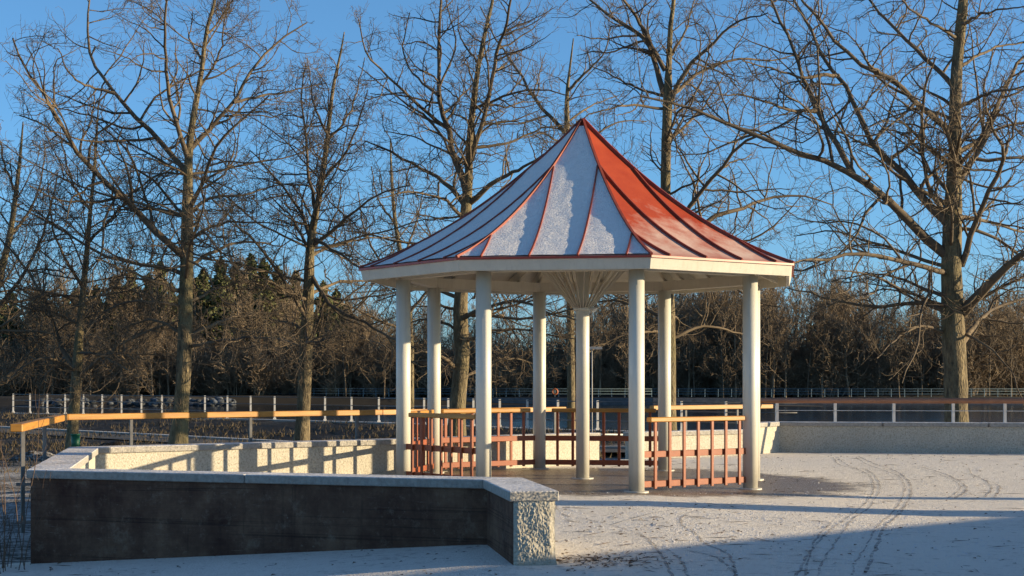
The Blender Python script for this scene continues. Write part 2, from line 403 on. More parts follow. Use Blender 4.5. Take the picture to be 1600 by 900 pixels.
for tr in TR:
    P = catmull([ground_hit(*p) for p in tr], 8); w = rt.uniform(.010, .019)
    T = np.gradient(P, axis=0); N = np.stack([-T[:, 1], T[:, 0]], 1); N /= np.linalg.norm(N, axis=1, keepdims=True) + 1e-9
    b0 = len(V)
    for k, (p, n) in enumerate(zip(P, N)):
        jit = n * rt.uniform(-.012, .012); ww = w * rt.uniform(.6, 1.3)
        for sgn in (-1, 1):
            q = p + jit + n * ww * sgn; V.append((q[0], q[1], z_terr(q[0], q[1]) + .004))
        if k: Q.append((b0 + 2 * k - 2, b0 + 2 * k - 1, b0 + 2 * k + 1, b0 + 2 * k))
tag(np_mesh('tyre_tracks', V, Q, M['track']), kind='structure')

# fallen leaves and small twigs lying on the snow
rg = np.random.default_rng(12); n = 2300
lx = np.concatenate([rg.uniform(-6, 12, n - 500), .75 + rg.normal(0, .28, 250), 1.2 + rg.normal(0, 1.6, 250)]); ly = np.concatenate([rg.uniform(11.5, 33, n - 500), 13.7 + rg.normal(0, .3, 250), 16.5 + rg.normal(0, 1.6, 250)])
kp = [(inside(x, y) or left_front(x, y)) and (x - GC.x) ** 2 + (y - GC.y) ** 2 > 4 and not (abs(x) < .3 and 13 < y < 15.3) for x, y in zip(lx, ly)]; lx, ly = lx[kp], ly[kp]; n = len(lx)
lz = np.array([z_terr(x, y) for x, y in zip(lx, ly)]); a = rg.uniform(0, 6.28, n); L = rg.uniform(.010, .032, n); W = L * rg.uniform(.4, .7, n); tl = rg.uniform(.0, .012, n)
tw = rg.random(n) < .16; L[tw] = rg.uniform(.05, .22, tw.sum()); W[tw] = .0035; tl[tw] = .004
ux, uy = np.cos(a), np.sin(a)
Vl = np.stack([np.stack([lx - ux * L, ly - uy * L, lz + .004], 1), np.stack([lx + uy * W, ly - ux * W, lz + .004 + tl], 1), np.stack([lx + ux * L, ly + uy * L, lz + .006 + tl * .5], 1), np.stack([lx - uy * W, ly + ux * W, lz + .008 + tl], 1)], 1).reshape(-1, 3)
tag(np_mesh('fallen_leaves', Vl, np.arange(n * 4).reshape(-1, 4), M['leaf'], smooth=False), 'brown fallen leaves and twigs scattered on the snowy terrace', 'leaves', kind='stuff')
# small frozen clods standing up from the thin snow
rg = np.random.default_rng(21); n = 9000
cx = np.concatenate([rg.uniform(-1, 11, n - 3000), 2.2 + rg.normal(0, 1.5, 3000)]); cy = np.concatenate([rg.uniform(12, 32.3, n - 3000), 17.2 + rg.normal(0, 1.6, 3000)])
kp = [inside(x, y) and x > .5 and (((x - GC.x - .4) * .9) ** 2 + (y - GC.y) ** 2 > 7 + 3 * mn_noise.noise(Vector((x, y, 0)))) and mn_noise.noise(Vector((x * 1.3, y * 1.3, 4))) > -.15 for x, y in zip(cx, cy)]
cx, cy = cx[kp], cy[kp]; n = len(cx); cz = np.array([z_terr(x, y) for x, y in zip(cx, cy)]); a = rg.uniform(0, 6.28, n); r = .007 + .012 * rg.random(n) ** 2.2; hh = r * rg.uniform(.4, .9, n)
ring = [np.stack([cx + np.cos(a + k * 1.2566) * r * rg.uniform(.7, 1.5, n), cy + np.sin(a + k * 1.2566) * r * rg.uniform(.7, 1.5, n), cz - .004], 1) for k in range(5)]
Vc = np.stack(ring + [np.stack([cx, cy, cz + hh], 1)], 1).reshape(-1, 3); b = (np.arange(n) * 6)[:, None, None]; k = np.arange(5)[None, :, None]
Qc = np.concatenate([b + k, b + (k + 1) % 5, np.broadcast_to(b + 5, (n, 5, 1))], 2).reshape(-1, 3)
tag(np_mesh('snow_clods', Vc, Qc, M['clod'], smooth=False), 'tiny frozen clods of trodden snow scattered over the terrace', 'snow', kind='stuff')
# rough dry grass on the bank (nobody could count the blades) and two heaps of soil
rg = np.random.default_rng(5); gx = rg.uniform(-42, 26, 60000); gy = rg.uniform(36, 92, 60000)
kp = [(y < fence_y(x) - .5) and not (inside(x, y)) and mn_noise.noise(Vector((x * .35, y * .25, 0))) > -.12 for x, y in zip(gx, gy)]
gx, gy = gx[kp], gy[kp]; gz = np.array([z_out(x, y) for x, y in zip(gx, gy)]); n = len(gx)
a = rg.uniform(0, 6.28, n); h = rg.uniform(.06, .26, n); w = rg.uniform(.012, .03, n); lx = rg.normal(0, .1, n); ly = rg.normal(0, .1, n)
Vg = np.stack([np.stack([gx - np.cos(a) * w, gy - np.sin(a) * w, gz - .02], 1), np.stack([gx + np.cos(a) * w, gy + np.sin(a) * w, gz - .02], 1), np.stack([gx + lx, gy + ly, gz + h], 1)], 1).reshape(-1, 3)
tag(np_mesh('dry_grass', Vg, np.arange(n * 3).reshape(-1, 3), M['drygrass'], smooth=False), 'rough dark dry grass on the bank before the river fence', 'grass', kind='stuff')
for px, D, r, hh, lab in ((57, 47, .62, .34, 'low heap of dark soil behind the left handrail near its corner'), (178, 55, .55, .30, 'low heap of dark soil beyond the handrail between the two left trees')):
    x = (px - 800) / F * D; zb = z_out(x, D); Vm = []; Qm = []
    for i in range(13):
        for k in range(36):
            an = k * math.pi / 18; rr = r * (1.35 - 1.35 * i / 12) * (1 + .25 * mn_noise.noise(Vector((math.cos(an), math.sin(an), px))))
            z = hh * sm(i / 12) + .05 * mn_noise.noise(Vector((math.cos(an) * rr * 6, math.sin(an) * rr * 6, px)))
            Vm.append((x + math.cos(an) * rr * 1.5, D + math.sin(an) * rr, zb - .05 + z))
    for i in range(12):
        for k in range(36): Qm.append((i * 36 + k, i * 36 + (k + 1) % 36, i * 36 + 36 + (k + 1) % 36, i * 36 + 36 + k))
    tag(np_mesh('soil_heap', Vm, Qm, M['bank']), lab, 'soil heap')

# ------------------------------------------------------------------ walls
def offs(line, d):
    out = []; n = len(line)
    for i in range(n):
        p = Vector(line[i])
        a = (p - Vector(line[i - 1])).normalized() if i else None
        b = (Vector(line[i + 1]) - p).normalized() if i < n - 1 else None
        a = a or b; b = b or a
        na, nb = Vector((-a.y, a.x)), Vector((-b.y, b.x)); m = (na + nb).normalized()
        out.append(p + m * d / max(.3, m.dot(na)))
    return out
def wall(name, line, top, label, th=.34, outer=None, cap_t=.085, over=.04, rough_end=False, zbot=-.9):
    root = empty(name, (line[0][0], line[0][1], 0), label, 'wall')
    L, Rr = offs(line, th / 2), offs(line, -th / 2)       # L lies left of travel
    bm = bmesh.new(); rnd = random.Random(3)
    nseg = len(line) - 1
    zt = top - cap_t
    for side, P in ((1, L), (-1, Rr)):
        for i in range(nseg):
            a, b = P[i], P[i + 1]; f = bm.faces.new([bm.verts.new(v) for v in ((*a, zbot), (*b, zbot), (*b, zt), (*a, zt))])
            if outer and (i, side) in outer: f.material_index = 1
    for i in (nseg,) if rough_end else (0, nseg):
        a, b = L[i], Rr[i]; bm.faces.new([bm.verts.new(v) for v in ((*a, zbot), (*b, zbot), (*b, zt), (*a, zt))])
    bmesh.ops.remove_doubles(bm, verts=bm.verts, dist=1e-4); bmesh.ops.recalc_face_normals(bm, faces=bm.faces)
    me = bpy.data.meshes.new('wall_body'); bm.to_mesh(me); bm.free()
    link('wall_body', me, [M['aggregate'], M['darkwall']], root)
    # coping in slabs
    L, Rr = offs(line, th / 2 + over), offs(line, -th / 2 - over)
    e0 = (Vector(line[0]) - Vector(line[1])).normalized() * over * .8
    L[0] = L[0] + e0; Rr[0] = Rr[0] + e0
    mb = MB()
    for i in range(nseg):
        n = max(1, round((Vector(line[i + 1]) - Vector(line[i])).length / 2.2))
        for k in range(n):
            g0, g1 = k / n, (k + 1) / n - (.003 if k < n - 1 else 0)
            q = [L[i].lerp(L[i + 1], g0), Rr[i].lerp(Rr[i + 1], g0), Rr[i].lerp(Rr[i + 1], g1), L[i].lerp(L[i + 1], g1)]
            mb.hexa([(*p, zt) for p in q] + [(*p, top) for p in q])
    c = mb.build('coping', M['coping'], root, bevel=.008)
    return root
near_top = .55
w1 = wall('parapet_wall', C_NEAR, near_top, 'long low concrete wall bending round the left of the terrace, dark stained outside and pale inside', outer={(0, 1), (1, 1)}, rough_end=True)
# rough broken end face of the wall
Lp, Rp = offs(C_NEAR, .17)[0], offs(C_NEAR, -.17)[0]
from mathutils import noise as mn
nx, nz = 80, 120; V = []; Q = []
dirv = (Rp - Lp); nrm = Vector((C_NEAR[0][0] - C_NEAR[1][0], C_NEAR[0][1] - C_NEAR[1][1])).normalized()
for j in range(nz + 1):
    for i in range(nx + 1):
        u = i / nx; p = Lp + dirv * u; z = -.25 + (near_top - .085 + .25) * j / nz
        n3 = Vector((p.x * 1, p.y, z))
        e = min(1, u * 8, (1 - u) * 8)
        d = (.010 * mn.noise(n3 * 7) + .005 * mn.noise(n3 * 42) + .006 * mn.noise(n3 * 95) + .018) * sm(e)
        side = 0
        if u > .85: side = .012 + .012 * mn.noise(Vector((3, 7, z * 6))) + .05 * sm((.05 - z) / .3)
        q = p + nrm * d + dirv.normalized() * side * sm((u - .85) / .15)
        V.append((q.x, q.y, z))
for j in range(nz):
    for i in range(nx):
        a = j * (nx + 1) + i; Q.append((a, a + 1, a + nx + 2, a + nx + 1))
o = np_mesh('rough_end', V, Q, M['aggregate'], w1); o['label'] = 'rough broken end face of the wall'
wall('parapet_wall', C_MID, .50, 'short low pale wall behind the right half of the gazebo, right of the gap', th=.3)
wall('parapet_wall', C_RIGHT, .625, 'long shaded concrete wall along the right rear edge of the terrace under the brown rail', th=.3)

# orange handrails
def handrail(line, z, posts, label, w=.13, h=.085, mat='rail_wood', post_bot=None, off=None):
    root = empty('handrail', (line[0][0], line[0][1], 0), label, 'handrail')
    L, Rr = offs(line, w / 2), offs(line, -w / 2); mb = MB()
    for i in range(len(line) - 1):
        q = [L[i], Rr[i], Rr[i + 1], L[i + 1]]; mb.hexa([(*p, z - h) for p in q] + [(*p, z) for p in q])
    mb.build('rail', M[mat], root, bevel=.008)
    for (x, y, zb) in posts:
        MB().box((x, y, (zb + z - h) / 2), (.04, .04, z - h - zb), .5).build('post', M['steel'], root)
    return root
HR = [(-5.33, 17.25), (-6.27, 22.45), (-2.12, 25.86), (.93, 28.75)]
def on(line, px):      # plan point on a polyline seen at column px
    for (a, b), (c, d) in zip(line, line[1:]):
        for k in range(201):
            x, y = a + (c - a) * k / 200, b + (d - b) * k / 200
            if abs((x - 0) / y * F + 800 - px) < 1.6: return x, y
    return None
ps = []
for px in (37, 71, 98, 204, 391, 557, 705, 868):
    p = on(HR[:2], px) if px < 95 else on(HR[1:], px)
    if p: ps.append((p[0], p[1], -.22 if px < 40 else -.6))
hr = handrail(HR, 1.005, ps, 'long orange wooden handrail on dark posts behind the left wall, bent at its left end')
x0, y0 = -5.30, 17.2
MB().box((x0 + .09, y0 + .02, .36), (.22, .03, .03)).build('bracket', M['steel'], hr)
MB().box((x0 + .09, y0 + .02, -.05), (.22, .03, .03)).build('bracket', M['steel'], hr)
p0, p1 = (2.7, 31.05), (5.32, 32.95)
handrail([p0, p1], .99, [(3.42, 31.6, 0.), (4.55, 32.42, 0.)], 'short orange wooden handrail behind the right half of the gazebo')
# brown round rail on right wall
root = empty('handrail', (5.3, 33.2, 0), 'long dark brown round handrail on steel posts above the right wall', 'handrail')
ra, rb = Vector((4.95, 32.7, 1.07)), Vector((22, 30.42, 1.07))
MB().cyl(ra, rb, .055, 16).build('rail', M['brown_rail'], root)
MB().cyl(Vector((5.45, 33.15, .86)), Vector((22, 30.42, .86)), .008, 6).build('wire', M['galv'], root)
for px in (1214, 1305, 1397, 1489, 1572, 1660, 1750, 1840):
    for k in range(400):
        x = 5.0 + k * .04; y = 33.2 + (x - 5.42) * -.1659 * .995 - .03
        if abs(x / y * F + 800 - px) < 2.2: break
    MB().box((x, y, .825), (.055, .05, .40)).build('post', M['galv'], root)
# steel handrail by the gap steps
root = empty('step_rail', (1.75, 29.3, 0), 'thin steel rail on two posts in the gap of the wall behind the gazebo', 'handrail')
MB().cyl((1.62, 31.5, .42), (2.5, 33.0, .36), .018, 8).build('rail', M['galv'], root)
for p in ((1.66, 31.55), (2.46, 32.95)): MB().cyl((*p, -.3), (*p, .41), .015, 8).build('post', M['steel'], root)

# ------------------------------------------------------------------ gazebo
T0 = R(12.83); RC, RR = 2.72, 3.36; ZE, ZA = 3.10, 5.39
gz = empty('gazebo', (GC.x, GC.y, 0), 'octagonal open gazebo with pointed red metal roof on cream columns, partly snow covered', 'gazebo')
def pol(r, th, z=0): return Vector((GC.x + r * math.sin(th), GC.y - r * math.cos(th), z))
def th(j): return T0 + j * math.pi / 4
def zr(t): return ZA - (ZA - ZE) * (1.5 * t - .5 * t * t)
NT = 22
def roofpt(j, t, u, lift=0):      # t down the slope, u across face j (0..1)
    a, b = pol(RR * t, th(j)), pol(RR * t, th(j + 1)); p = a.lerp(b, u); p.z = zr(t)
    if lift:
        nm = th(j) + math.pi / 8; dz = (ZA - ZE) * (1.5 - t) / (RR * math.cos(math.pi / 8))
        n = Vector((math.sin(nm) * dz, -math.cos(nm) * dz, 1)).normalized(); p = p + n * lift
    return p
bm = bmesh.new()
for j in range(8):
    jj = j - 4
    rows = [[bm.verts.new(roofpt(jj, i / NT, u)) for u in (0, .5, 1)] if i else [bm.verts.new(roofpt(jj, 0, 0))] * 3 for i in range(NT + 1)]
    for i in range(NT):
        for k in range(2):
            vs = [rows[i][k], rows[i + 1][k], rows[i + 1][k + 1], rows[i][k + 1]]
            if i == 0: vs = [rows[0][0], rows[1][k], rows[1][k + 1]]
            f = bm.faces.new(vs); f.material_index = 0; f.smooth = False
bmesh.ops.remove_doubles(bm, verts=bm.verts, dist=1e-4); bmesh.ops.recalc_face_normals(bm, faces=bm.faces)
me = bpy.data.meshes.new('roof'); bm.to_mesh(me); bm.free()
roof = link('roof', me, M['frostred'], gz)
# snow blankets on the faces turned from the sun
bm = bmesh.new()
SE = [.125, .375, .625, .875]
for jj in (-1, -2, -3, -4):
    n, m = 40, 40
    rows = []
    for i in range(n + 1):
        t = .035 + (.988 - .035) * i / n; row = []
        for k in range(m + 1):
            u = k / m; lf = .014 + .006 * mn.noise(roofpt(jj, t, u) * 6)
            row.append(bm.verts.new(roofpt(jj, t, .004 + .992 * u, lf)))
        rows.append(row)
    for i in range(n):
        for k in range(m):
            f = bm.faces.new((rows[i][k], rows[i + 1][k], rows[i + 1][k + 1], rows[i][k + 1])); f.smooth = True
bmesh.ops.recalc_face_normals(bm, faces=bm.faces)
me = bpy.data.meshes.new('snow_layer'); bm.to_mesh(me); bm.free(); link('snow_layer', me, M['roofsnow'], roof)
def rib(path, ups, w, h, name, mat, parent):
    bm = bmesh.new(); prev = None; n = len(path)
    for i in range(n):
        d = (path[min(i + 1, n - 1)] - path[max(i - 1, 0)]).normalized(); x = d.cross(ups[i]).normalized() * w / 2; u = ups[i].normalized()
        v = [bm.verts.new(path[i] + q) for q in (-x - u * .02, -x + u * h, x + u * h, x - u * .02)]
        if prev:
            for a in range(4): bm.faces.new((prev[a], prev[(a + 1) % 4], v[(a + 1) % 4], v[a]))
        else: bm.faces.new(v)
        prev = v
    bm.faces.new(prev[::-1]); bmesh.ops.recalc_face_normals(bm, faces=bm.faces)
    me = bpy.data.meshes.new(name); bm.to_mesh(me); bm.free(); return link(name, me, mat, parent)
for j in range(8):
    jj = j - 4
    ts = [i / 24 for i in range(25)]
    path = [roofpt(jj, max(t, .004), 0) for t in ts]
    rib(path, [Vector((math.sin(th(jj)) * .8, -math.cos(th(jj)) * .8, 1)) for _ in ts], .034, .040, 'hip_seam', M['seam'], roof)
    for u in SE:
        # constant distance from the face centre line; runs from hip to eave
        tmin = abs(u - .5) / .5 + .012
        ts2 = [tmin + (1 - tmin) * i / 16 for i in range(17)]
        path = []; ups = []
        for t in ts2:
            uu = .5 + (u - .5) / t; p = roofpt(jj, t, uu); path.append(p)
            ups.append(roofpt(jj, t, uu, 1.) - p)
        rib(path, ups, .022, .034, 'standing_seam', M['seam'], roof)
    # drip edge + fascia + soffit per side
    a, b = pol(RR + .015, th(jj), ZE), pol(RR + .015, th(jj + 1), ZE)
    inw = pol(RR - .10, th(jj), 0), pol(RR - .10, th(jj + 1), 0)
    mb = MB(); a0, b0 = pol(RR - .012, th(jj), 0), pol(RR - .012, th(jj + 1), 0); a1, b1 = pol(RR - .05, th(jj), 0), pol(RR - .05, th(jj + 1), 0)
    ai, bi = pol(RR - .10, th(jj), 0), pol(RR - .10, th(jj + 1), 0)
    def zz(p, z): return Vector((p.x, p.y, z))
    zb, zt = 2.93, 3.072
    mb.hexa([zz(a1, zb), zz(b1, zb), zz(bi, zb), zz(ai, zb), zz(a0, zt), zz(b0, zt), zz(bi, zt), zz(ai, zt)])
    mb.build('fascia', M['timber_paint'], gz)
    mb = MB(); a2, b2 = pol(RR + .02, th(jj), 0), pol(RR + .02, th(jj + 1), 0)
    mb.hexa([zz(ai, 3.074), zz(bi, 3.074), zz(b2, 3.074), zz(a2, 3.074), zz(ai, 3.102), zz(bi, 3.102), zz(b2, 3.102), zz(a2, 3.102)]); mb.build('drip_edge', M['red_metal'], roof)
MB().cyl(pol(0, 0, ZA - .10), pol(0, 0, ZA + .02), .04, 12, .008).build('finial_cap', M['red_metal'], roof)
# ceiling lining below the roof sheet
bm = bmesh.new()
for jj in range(8):
    prev = None
    for i in range(13):
        t = .06 + (.975 - .06) * i / 12
        v = [bm.verts.new(roofpt(jj, t, u, -.07)) for u in (0, 1)]
        if prev: bm.faces.new((prev[0], v[0], v[1], prev[1]))
        prev = v
me = bpy.data.meshes.new('ceiling_lining'); bm.to_mesh(me); bm.free(); link('ceiling_lining', me, M['timber_paint'], gz)
for j in range(8):
    jj = j - 4
    for u in (0, .25, .5, .75):      # rafters
        if u == 0: A, B = roofpt(jj, .1, 0), roofpt(jj, .93, 0)
        else:
            tm = abs(u - .5) / .5 + .1; A = roofpt(jj, tm, .5 + (u - .5) / tm); B = roofpt(jj, .93, .5 + (u - .5) / .93)
        mb = MB(); n = 8; pts = []
        for k in range(n + 1):
            q = A.lerp(B, k / n); r = (Vector((q.x, q.y)) - Vector((GC.x, GC.y))).length
            rr = .1 + (.93 - .1) * k / n if u == 0 else tm + (.93 - tm) * k / n
            pts.append(Vector((q.x, q.y, zr(rr) - .15)))
        for k in range(n): mb.bar(pts[k], pts[k + 1], .055, .13)
        mb.build('rafter', M['timber_paint'], gz)
    a, b = pol(RC, th(jj), 0), pol(RC, th(jj + 1), 0)       # ring beam
    ao, bo, ai, bi = pol(RC + .07, th(jj)), pol(RC + .07, th(jj + 1)), pol(RC - .07, th(jj)), pol(RC - .07, th(jj + 1))
    mb = MB(); mb.hexa([zz(ao, 2.945), zz(bo, 2.945), zz(bi, 2.945), zz(ai, 2.945), zz(ao, 3.10), zz(bo, 3.10), zz(bi, 3.10), zz(ai, 3.10)]); mb.build('ring_beam', M['timber_paint'], gz)
    zb = z_terr(a.x, a.y)
    c = MB().cyl((a.x, a.y, zb + .018), (a.x, a.y, 2.944), .106, 36).build('column', M['paint'], gz)
    MB().cyl((a.x, a.y, zb - .02), (a.x, a.y, zb + .018), .165, 28).build('base_plate', M['paint'], c)
c = MB().cyl((GC.x, GC.y, .018), (GC.x, GC.y, 3.6), .10, 36).build('column', M['paint'], gz); c['label'] = 'central cream column carrying a fan of slats'
MB().cyl((GC.x, GC.y, -.02), (GC.x, GC.y, .018), .165, 28).build('base_plate', M['paint'], c)
MB().cyl((GC.x, GC.y, 2.52), (GC.x, GC.y, 2.57), .14, 28).build('collar', M['paint'], c)
for k in range(26):
    a = 2 * math.pi * k / 26
    MB().bar(pol(.125, a, 2.56), pol(.80, a, 3.32), .013, .03).build('fan_slat', M['timber_paint'], c)
l = MB(); l.cyl((GC.x + .10, GC.y - .04, 2.55), (GC.x + .155, GC.y - .07, 2.55), .035, 14).cyl((GC.x + .155, GC.y - .07, 2.55), (GC.x + .18, GC.y - .085, 2.52), .04, 14, .045)
l.build('spotlight', M['lampwhite'], c)
# railings
def panel(j0, j1):
    a, b = pol(RC, th(j0)), pol(RC, th(j1)); d = (b - a).normalized(); L = (b - a).length
    za = (z_terr(a.x, a.y) + z_terr(b.x, b.y)) / 2
    inn = (GC - (a + b) / 2); inn.z = 0; inn.normalize()
    z3 = Vector((0, 0, 1))
    P = lambda s, z, o=0: a + d * s + inn * o + z3 * (za + z - a.z)
    rl = MB().bar(P(.09, .12), P(L - .09, .12), .035, .085).bar(P(.09, .52), P(L - .09, .52), .035, .085).build('railing', M['red_paint'], gz, bevel=.004)
    MB().bar(P(.21, .985), P(L - .14, .985), .10, .065).build('top_rail', M['rail_wood'], rl, bevel=.01)
    for k in range(7):
        s = .30 + (L - .54) * k / 6
        MB().bar(P(s, .055, -.033), P(s, .952, -.033), .045, .028, up=inn).build('baluster', M['red_paint'], rl, bevel=.003)
for p in ((0, 1), (-2, -1), (-3, -2), (-4, -3), (-4, -5)): panel(*p)

# ------------------------------------------------------------------ river fences
def fence(name, line, zf, step, h, rails, pw, label, mpost, mrail, kerb=None, rr=.012):
    root = empty(name, (line[0][0], line[0][1], zf), label, 'fence')
    mb = MB()
    for (a, b), (c, d) in zip(line, line[1:]):
        for r in rails: mb.cyl((a, b, zf + r), (c, d, zf + r), rr, 6)
    mb.build('rail', M[mrail], root)
    if kerb:
        mb = MB()
        for (a, b), (c, d) in zip(line, line[1:]): mb.bar((a, b, zf - kerb[1] / 2), (c, d, zf - kerb[1] / 2), kerb[0], kerb[1])
        mb.build('kerb', M['coping'], root)
    carry = 0; n = 0
    for (a, b), (c, d) in zip(line, line[1:]):
        L = math.hypot(c - a, d - b); s = carry
        while s < L and n < 98:
            x, y = a + (c - a) * s / L, b + (d - b) * s / L
            mb = MB(); mb.box((x, y, zf + h / 2), (pw, pw * .5, h), .2).box((x, y, zf + .04), (pw * 1.7, pw * 1.2, .08), .2)
            mb.build('post', M[mpost], root); s += step; n += 1
        carry = s - L
    return root
fence('river_fence', FENCE[1:5] + [(9.9, 55.7)], -.36, 1.82, 1.1, (.35, .72, 1.06), .085, 'pale steel post and wire fence along the near edge of the river', 'galv', 'steel', (.35, .14), .022)
fence('river_fence', [(-42, 238), (-20, 233), (20, 229), (85, 229)], -.82, 1.9, 1.15, (.4, .8, 1.13), .06, 'distant blue grey railing along the far bank of the river', 'teal', 'teal', None, .03)
mb = MB(); mb.bar((-42, 237, -1.6), (-20, 232, -1.6), 1, 1.3).bar((-20, 232, -1.6), (20, 228, -1.6), 1, 1.3).bar((20, 228, -1.6), (120, 228, -1.6), 1, 1.3)
tag(mb.build('quay_wall', mat_noisy('dark_quay_stone', (.06, .06, .065), (.14, .14, .15), 1.5, .8, .4, .05)), 'low grey stone quay wall under the distant railing', 'wall')

# boulders of the far left shore
rnd = random.Random(9); root = tag(bpy.data.objects.new('shore_rocks', None), 'snow dusted rocks along the far shore left of the distant railing', 'rocks'); COL.objects.link(root); root.location = (-50, 214, -1.9)
bm = bmesh.new()
for k in range(170):
    px = rnd.uniform(60, 372); D = rnd.uniform(210, 222); x = (px - 800) / F * D
    r = rnd.uniform(.2, .55); m = Matrix.Translation((x, D, -1.9 + rnd.uniform(0, .9))) @ Matrix.Diagonal((r * 1.4, r, r * .8, 1))
    ret = bmesh.ops.create_icosphere(bm, subdivisions=2, radius=1, matrix=m)
    for v in ret['verts']: v.co += Vector((1, 1, 1)) * .3 * r * mn.noise(v.co * 1.1)
me = bpy.data.meshes.new('rocks'); bm.to_mesh(me); bm.free(); o = link('rock_bank', me, mat_noisy('frosted_rock', (.035, .04, .045), (.22, .25, .30), 1.2, .9, .4, .05, lo=.45, hi=.75), root)
o['kind'] = 'stuff'

# ------------------------------------------------------------------ trees
class Tubes:
    def __init__(s): s.V = []; s.Q = []; s.n = 0
    def add(s, P, Rd, sides):
        """P (N,n,3), Rd (N,n)"""
        P = np.asarray(P, float); N, n, _ = P.shape
        T = np.gradient(P, axis=1); T /= np.linalg.norm(T, axis=2, keepdims=True) + 1e-9
        ov = P[:, -1] - P[:, 0]
        ref = np.where(np.abs(ov[:, 2:3]) > .8 * np.linalg.norm(ov, axis=1, keepdims=True), np.array([[1., .1, 0]]), np.array([[.05, .1, 1.]]))
        A = np.cross(T, ref[:, None, :]); A /= np.linalg.norm(A, axis=2, keepdims=True) + 1e-9
        B = np.cross(T, A)
        an = np.arange(sides) * 2 * np.pi / sides
        ring = A[:, :, None, :] * np.cos(an)[None, None, :, None] + B[:, :, None, :] * np.sin(an)[None, None, :, None]
        V = P[:, :, None, :] + ring * Rd[:, :, None, None]
        s.V.append(V.reshape(-1, 3))
        b = (np.arange(N) * n * sides)[:, None, None] + (np.arange(n - 1) * sides)[None, :, None]
        k = np.arange(sides)[None, None, :]; k2 = (k + 1) % sides
        q = np.stack([b + k, b + k2, b + sides + k2, b + sides + k], -1).reshape(-1, 4) + s.n
        s.Q.append(q); s.n += N * n * sides
    def data(s): return np.concatenate(s.V), np.concatenate(s.Q)
    def build(s, name, mat, parent): return np_mesh(name, *s.data(), mat, parent)
def nrmz(v): return v / (np.linalg.norm(v, axis=-1, keepdims=True) + 1e-9)
def growpaths(rg, pos, d, L, n, wig, up):
    N = len(pos); P = np.zeros((N, n, 3)); P[:, 0] = pos; d = nrmz(d)
    for i in range(1, n):
        d = nrmz(d + rg.normal(0, wig, (N, 3)) + np.array([0, 0, up]))
        P[:, i] = P[:, i - 1] + d * (L / (n - 1))[:, None]
    return P
def spawn(rg, P, Rd, m, t0, t1, ang, flat=1.):
    """m children on every path"""
    N, n, _ = P.shape; t = (t0 + (t1 - t0) * ((np.arange(m)[None] + rg.random((N, m))) / m)) * (n - 1)
    i = np.minimum(t.astype(int), n - 2); f = (t - i)[..., None]; ar = np.arange(N)[:, None]
    pos = P[ar, i] * (1 - f) + P[ar, i + 1] * f; tan = nrmz(P[ar, i + 1] - P[ar, i])
    r = Rd[ar, i] * (1 - f[..., 0]) + Rd[ar, i + 1] * f[..., 0]
    rv = rg.normal(0, 1, (N, m, 3)); rv[..., 1] *= flat; perp = nrmz(rv - (rv * tan).sum(-1, keepdims=True) * tan)
    a = np.radians(rg.normal(ang, 12, (N, m)))[..., None]
    d = tan * np.cos(a) + perp * np.sin(a)
    return pos.reshape(-1, 3), d.reshape(-1, 3), r.reshape(-1), (t / (n - 1)).reshape(-1)
def resample(P, Rr, n):
    P = np.asarray(P, float); Q = catmull(P, 8); k = np.linspace(0, len(Rr) - 1, len(Q)); rr = np.interp(k, np.arange(len(Rr)), Rr)
    s = np.concatenate([[0], np.cumsum(np.linalg.norm(np.diff(Q, axis=0), axis=1))]); g = np.linspace(0, s[-1], n)
    return np.stack([np.interp(g, s, Q[:, a]) for a in range(3)], 1), np.interp(g, s, rr), s[-1]
def tree_twigs(tb, rg, LP, LR, LL, dens=1., scale=1., rmin=.0046):
    """grow sub-branches on limb paths LP (N,n,3)"""
    m = max(3, int(17 * dens)); pos, d, r, t = spawn(rg, LP, LR, m, .12, 1., 60)
    Ls = np.repeat(LL, m); kp = rg.random(len(Ls)) < np.clip(Ls / 5.5, .3, 1); pos, d, r, t, Ls = pos[kp], d[kp], r[kp], t[kp], Ls[kp]
    L = np.clip(Ls * .46 * (1.15 - .75 * t), .8 * scale, 4.0 * scale) * rg.uniform(.55, 1.25, len(t))
    P2 = growpaths(rg, pos, d, L, 10, .19, .035); r2 = np.clip(np.minimum(r * .6, .012 * L + .012), .009, .05)
    R2 = r2[:, None] * np.linspace(1, .3, 10)[None]; tb.add(P2, R2, 4)
    m = max(2, int(6.6 * dens)); pos, d, r, t = spawn(rg, P2, R2, m, .1, 1., 56)
    L3 = np.repeat(L, m) * .36 * (1.1 - .5 * t) * rg.uniform(.5, 1.3, len(t)) + .12
    P3 = growpaths(rg, pos, d, L3, 6, .26, .05); R3 = np.clip(r * .6, rmin * 1.4, .016)[:, None] * np.linspace(1, .55, 6)[None]; tb.add(P3, R3, 3)
    m = max(2, int(4 * dens)); pos, d, r, t = spawn(rg, P3, R3, m, .15, 1., 48)
    L4 = np.repeat(L3, m) * .5 * rg.uniform(.4, 1.3, len(t)) + .06
    P4 = growpaths(rg, pos, d, L4, 4, .3, .05); R4 = np.full(len(t), rmin)[:, None] * np.linspace(1.1, .7, 4)[None]; tb.add(P4, R4, 3)
    return P4

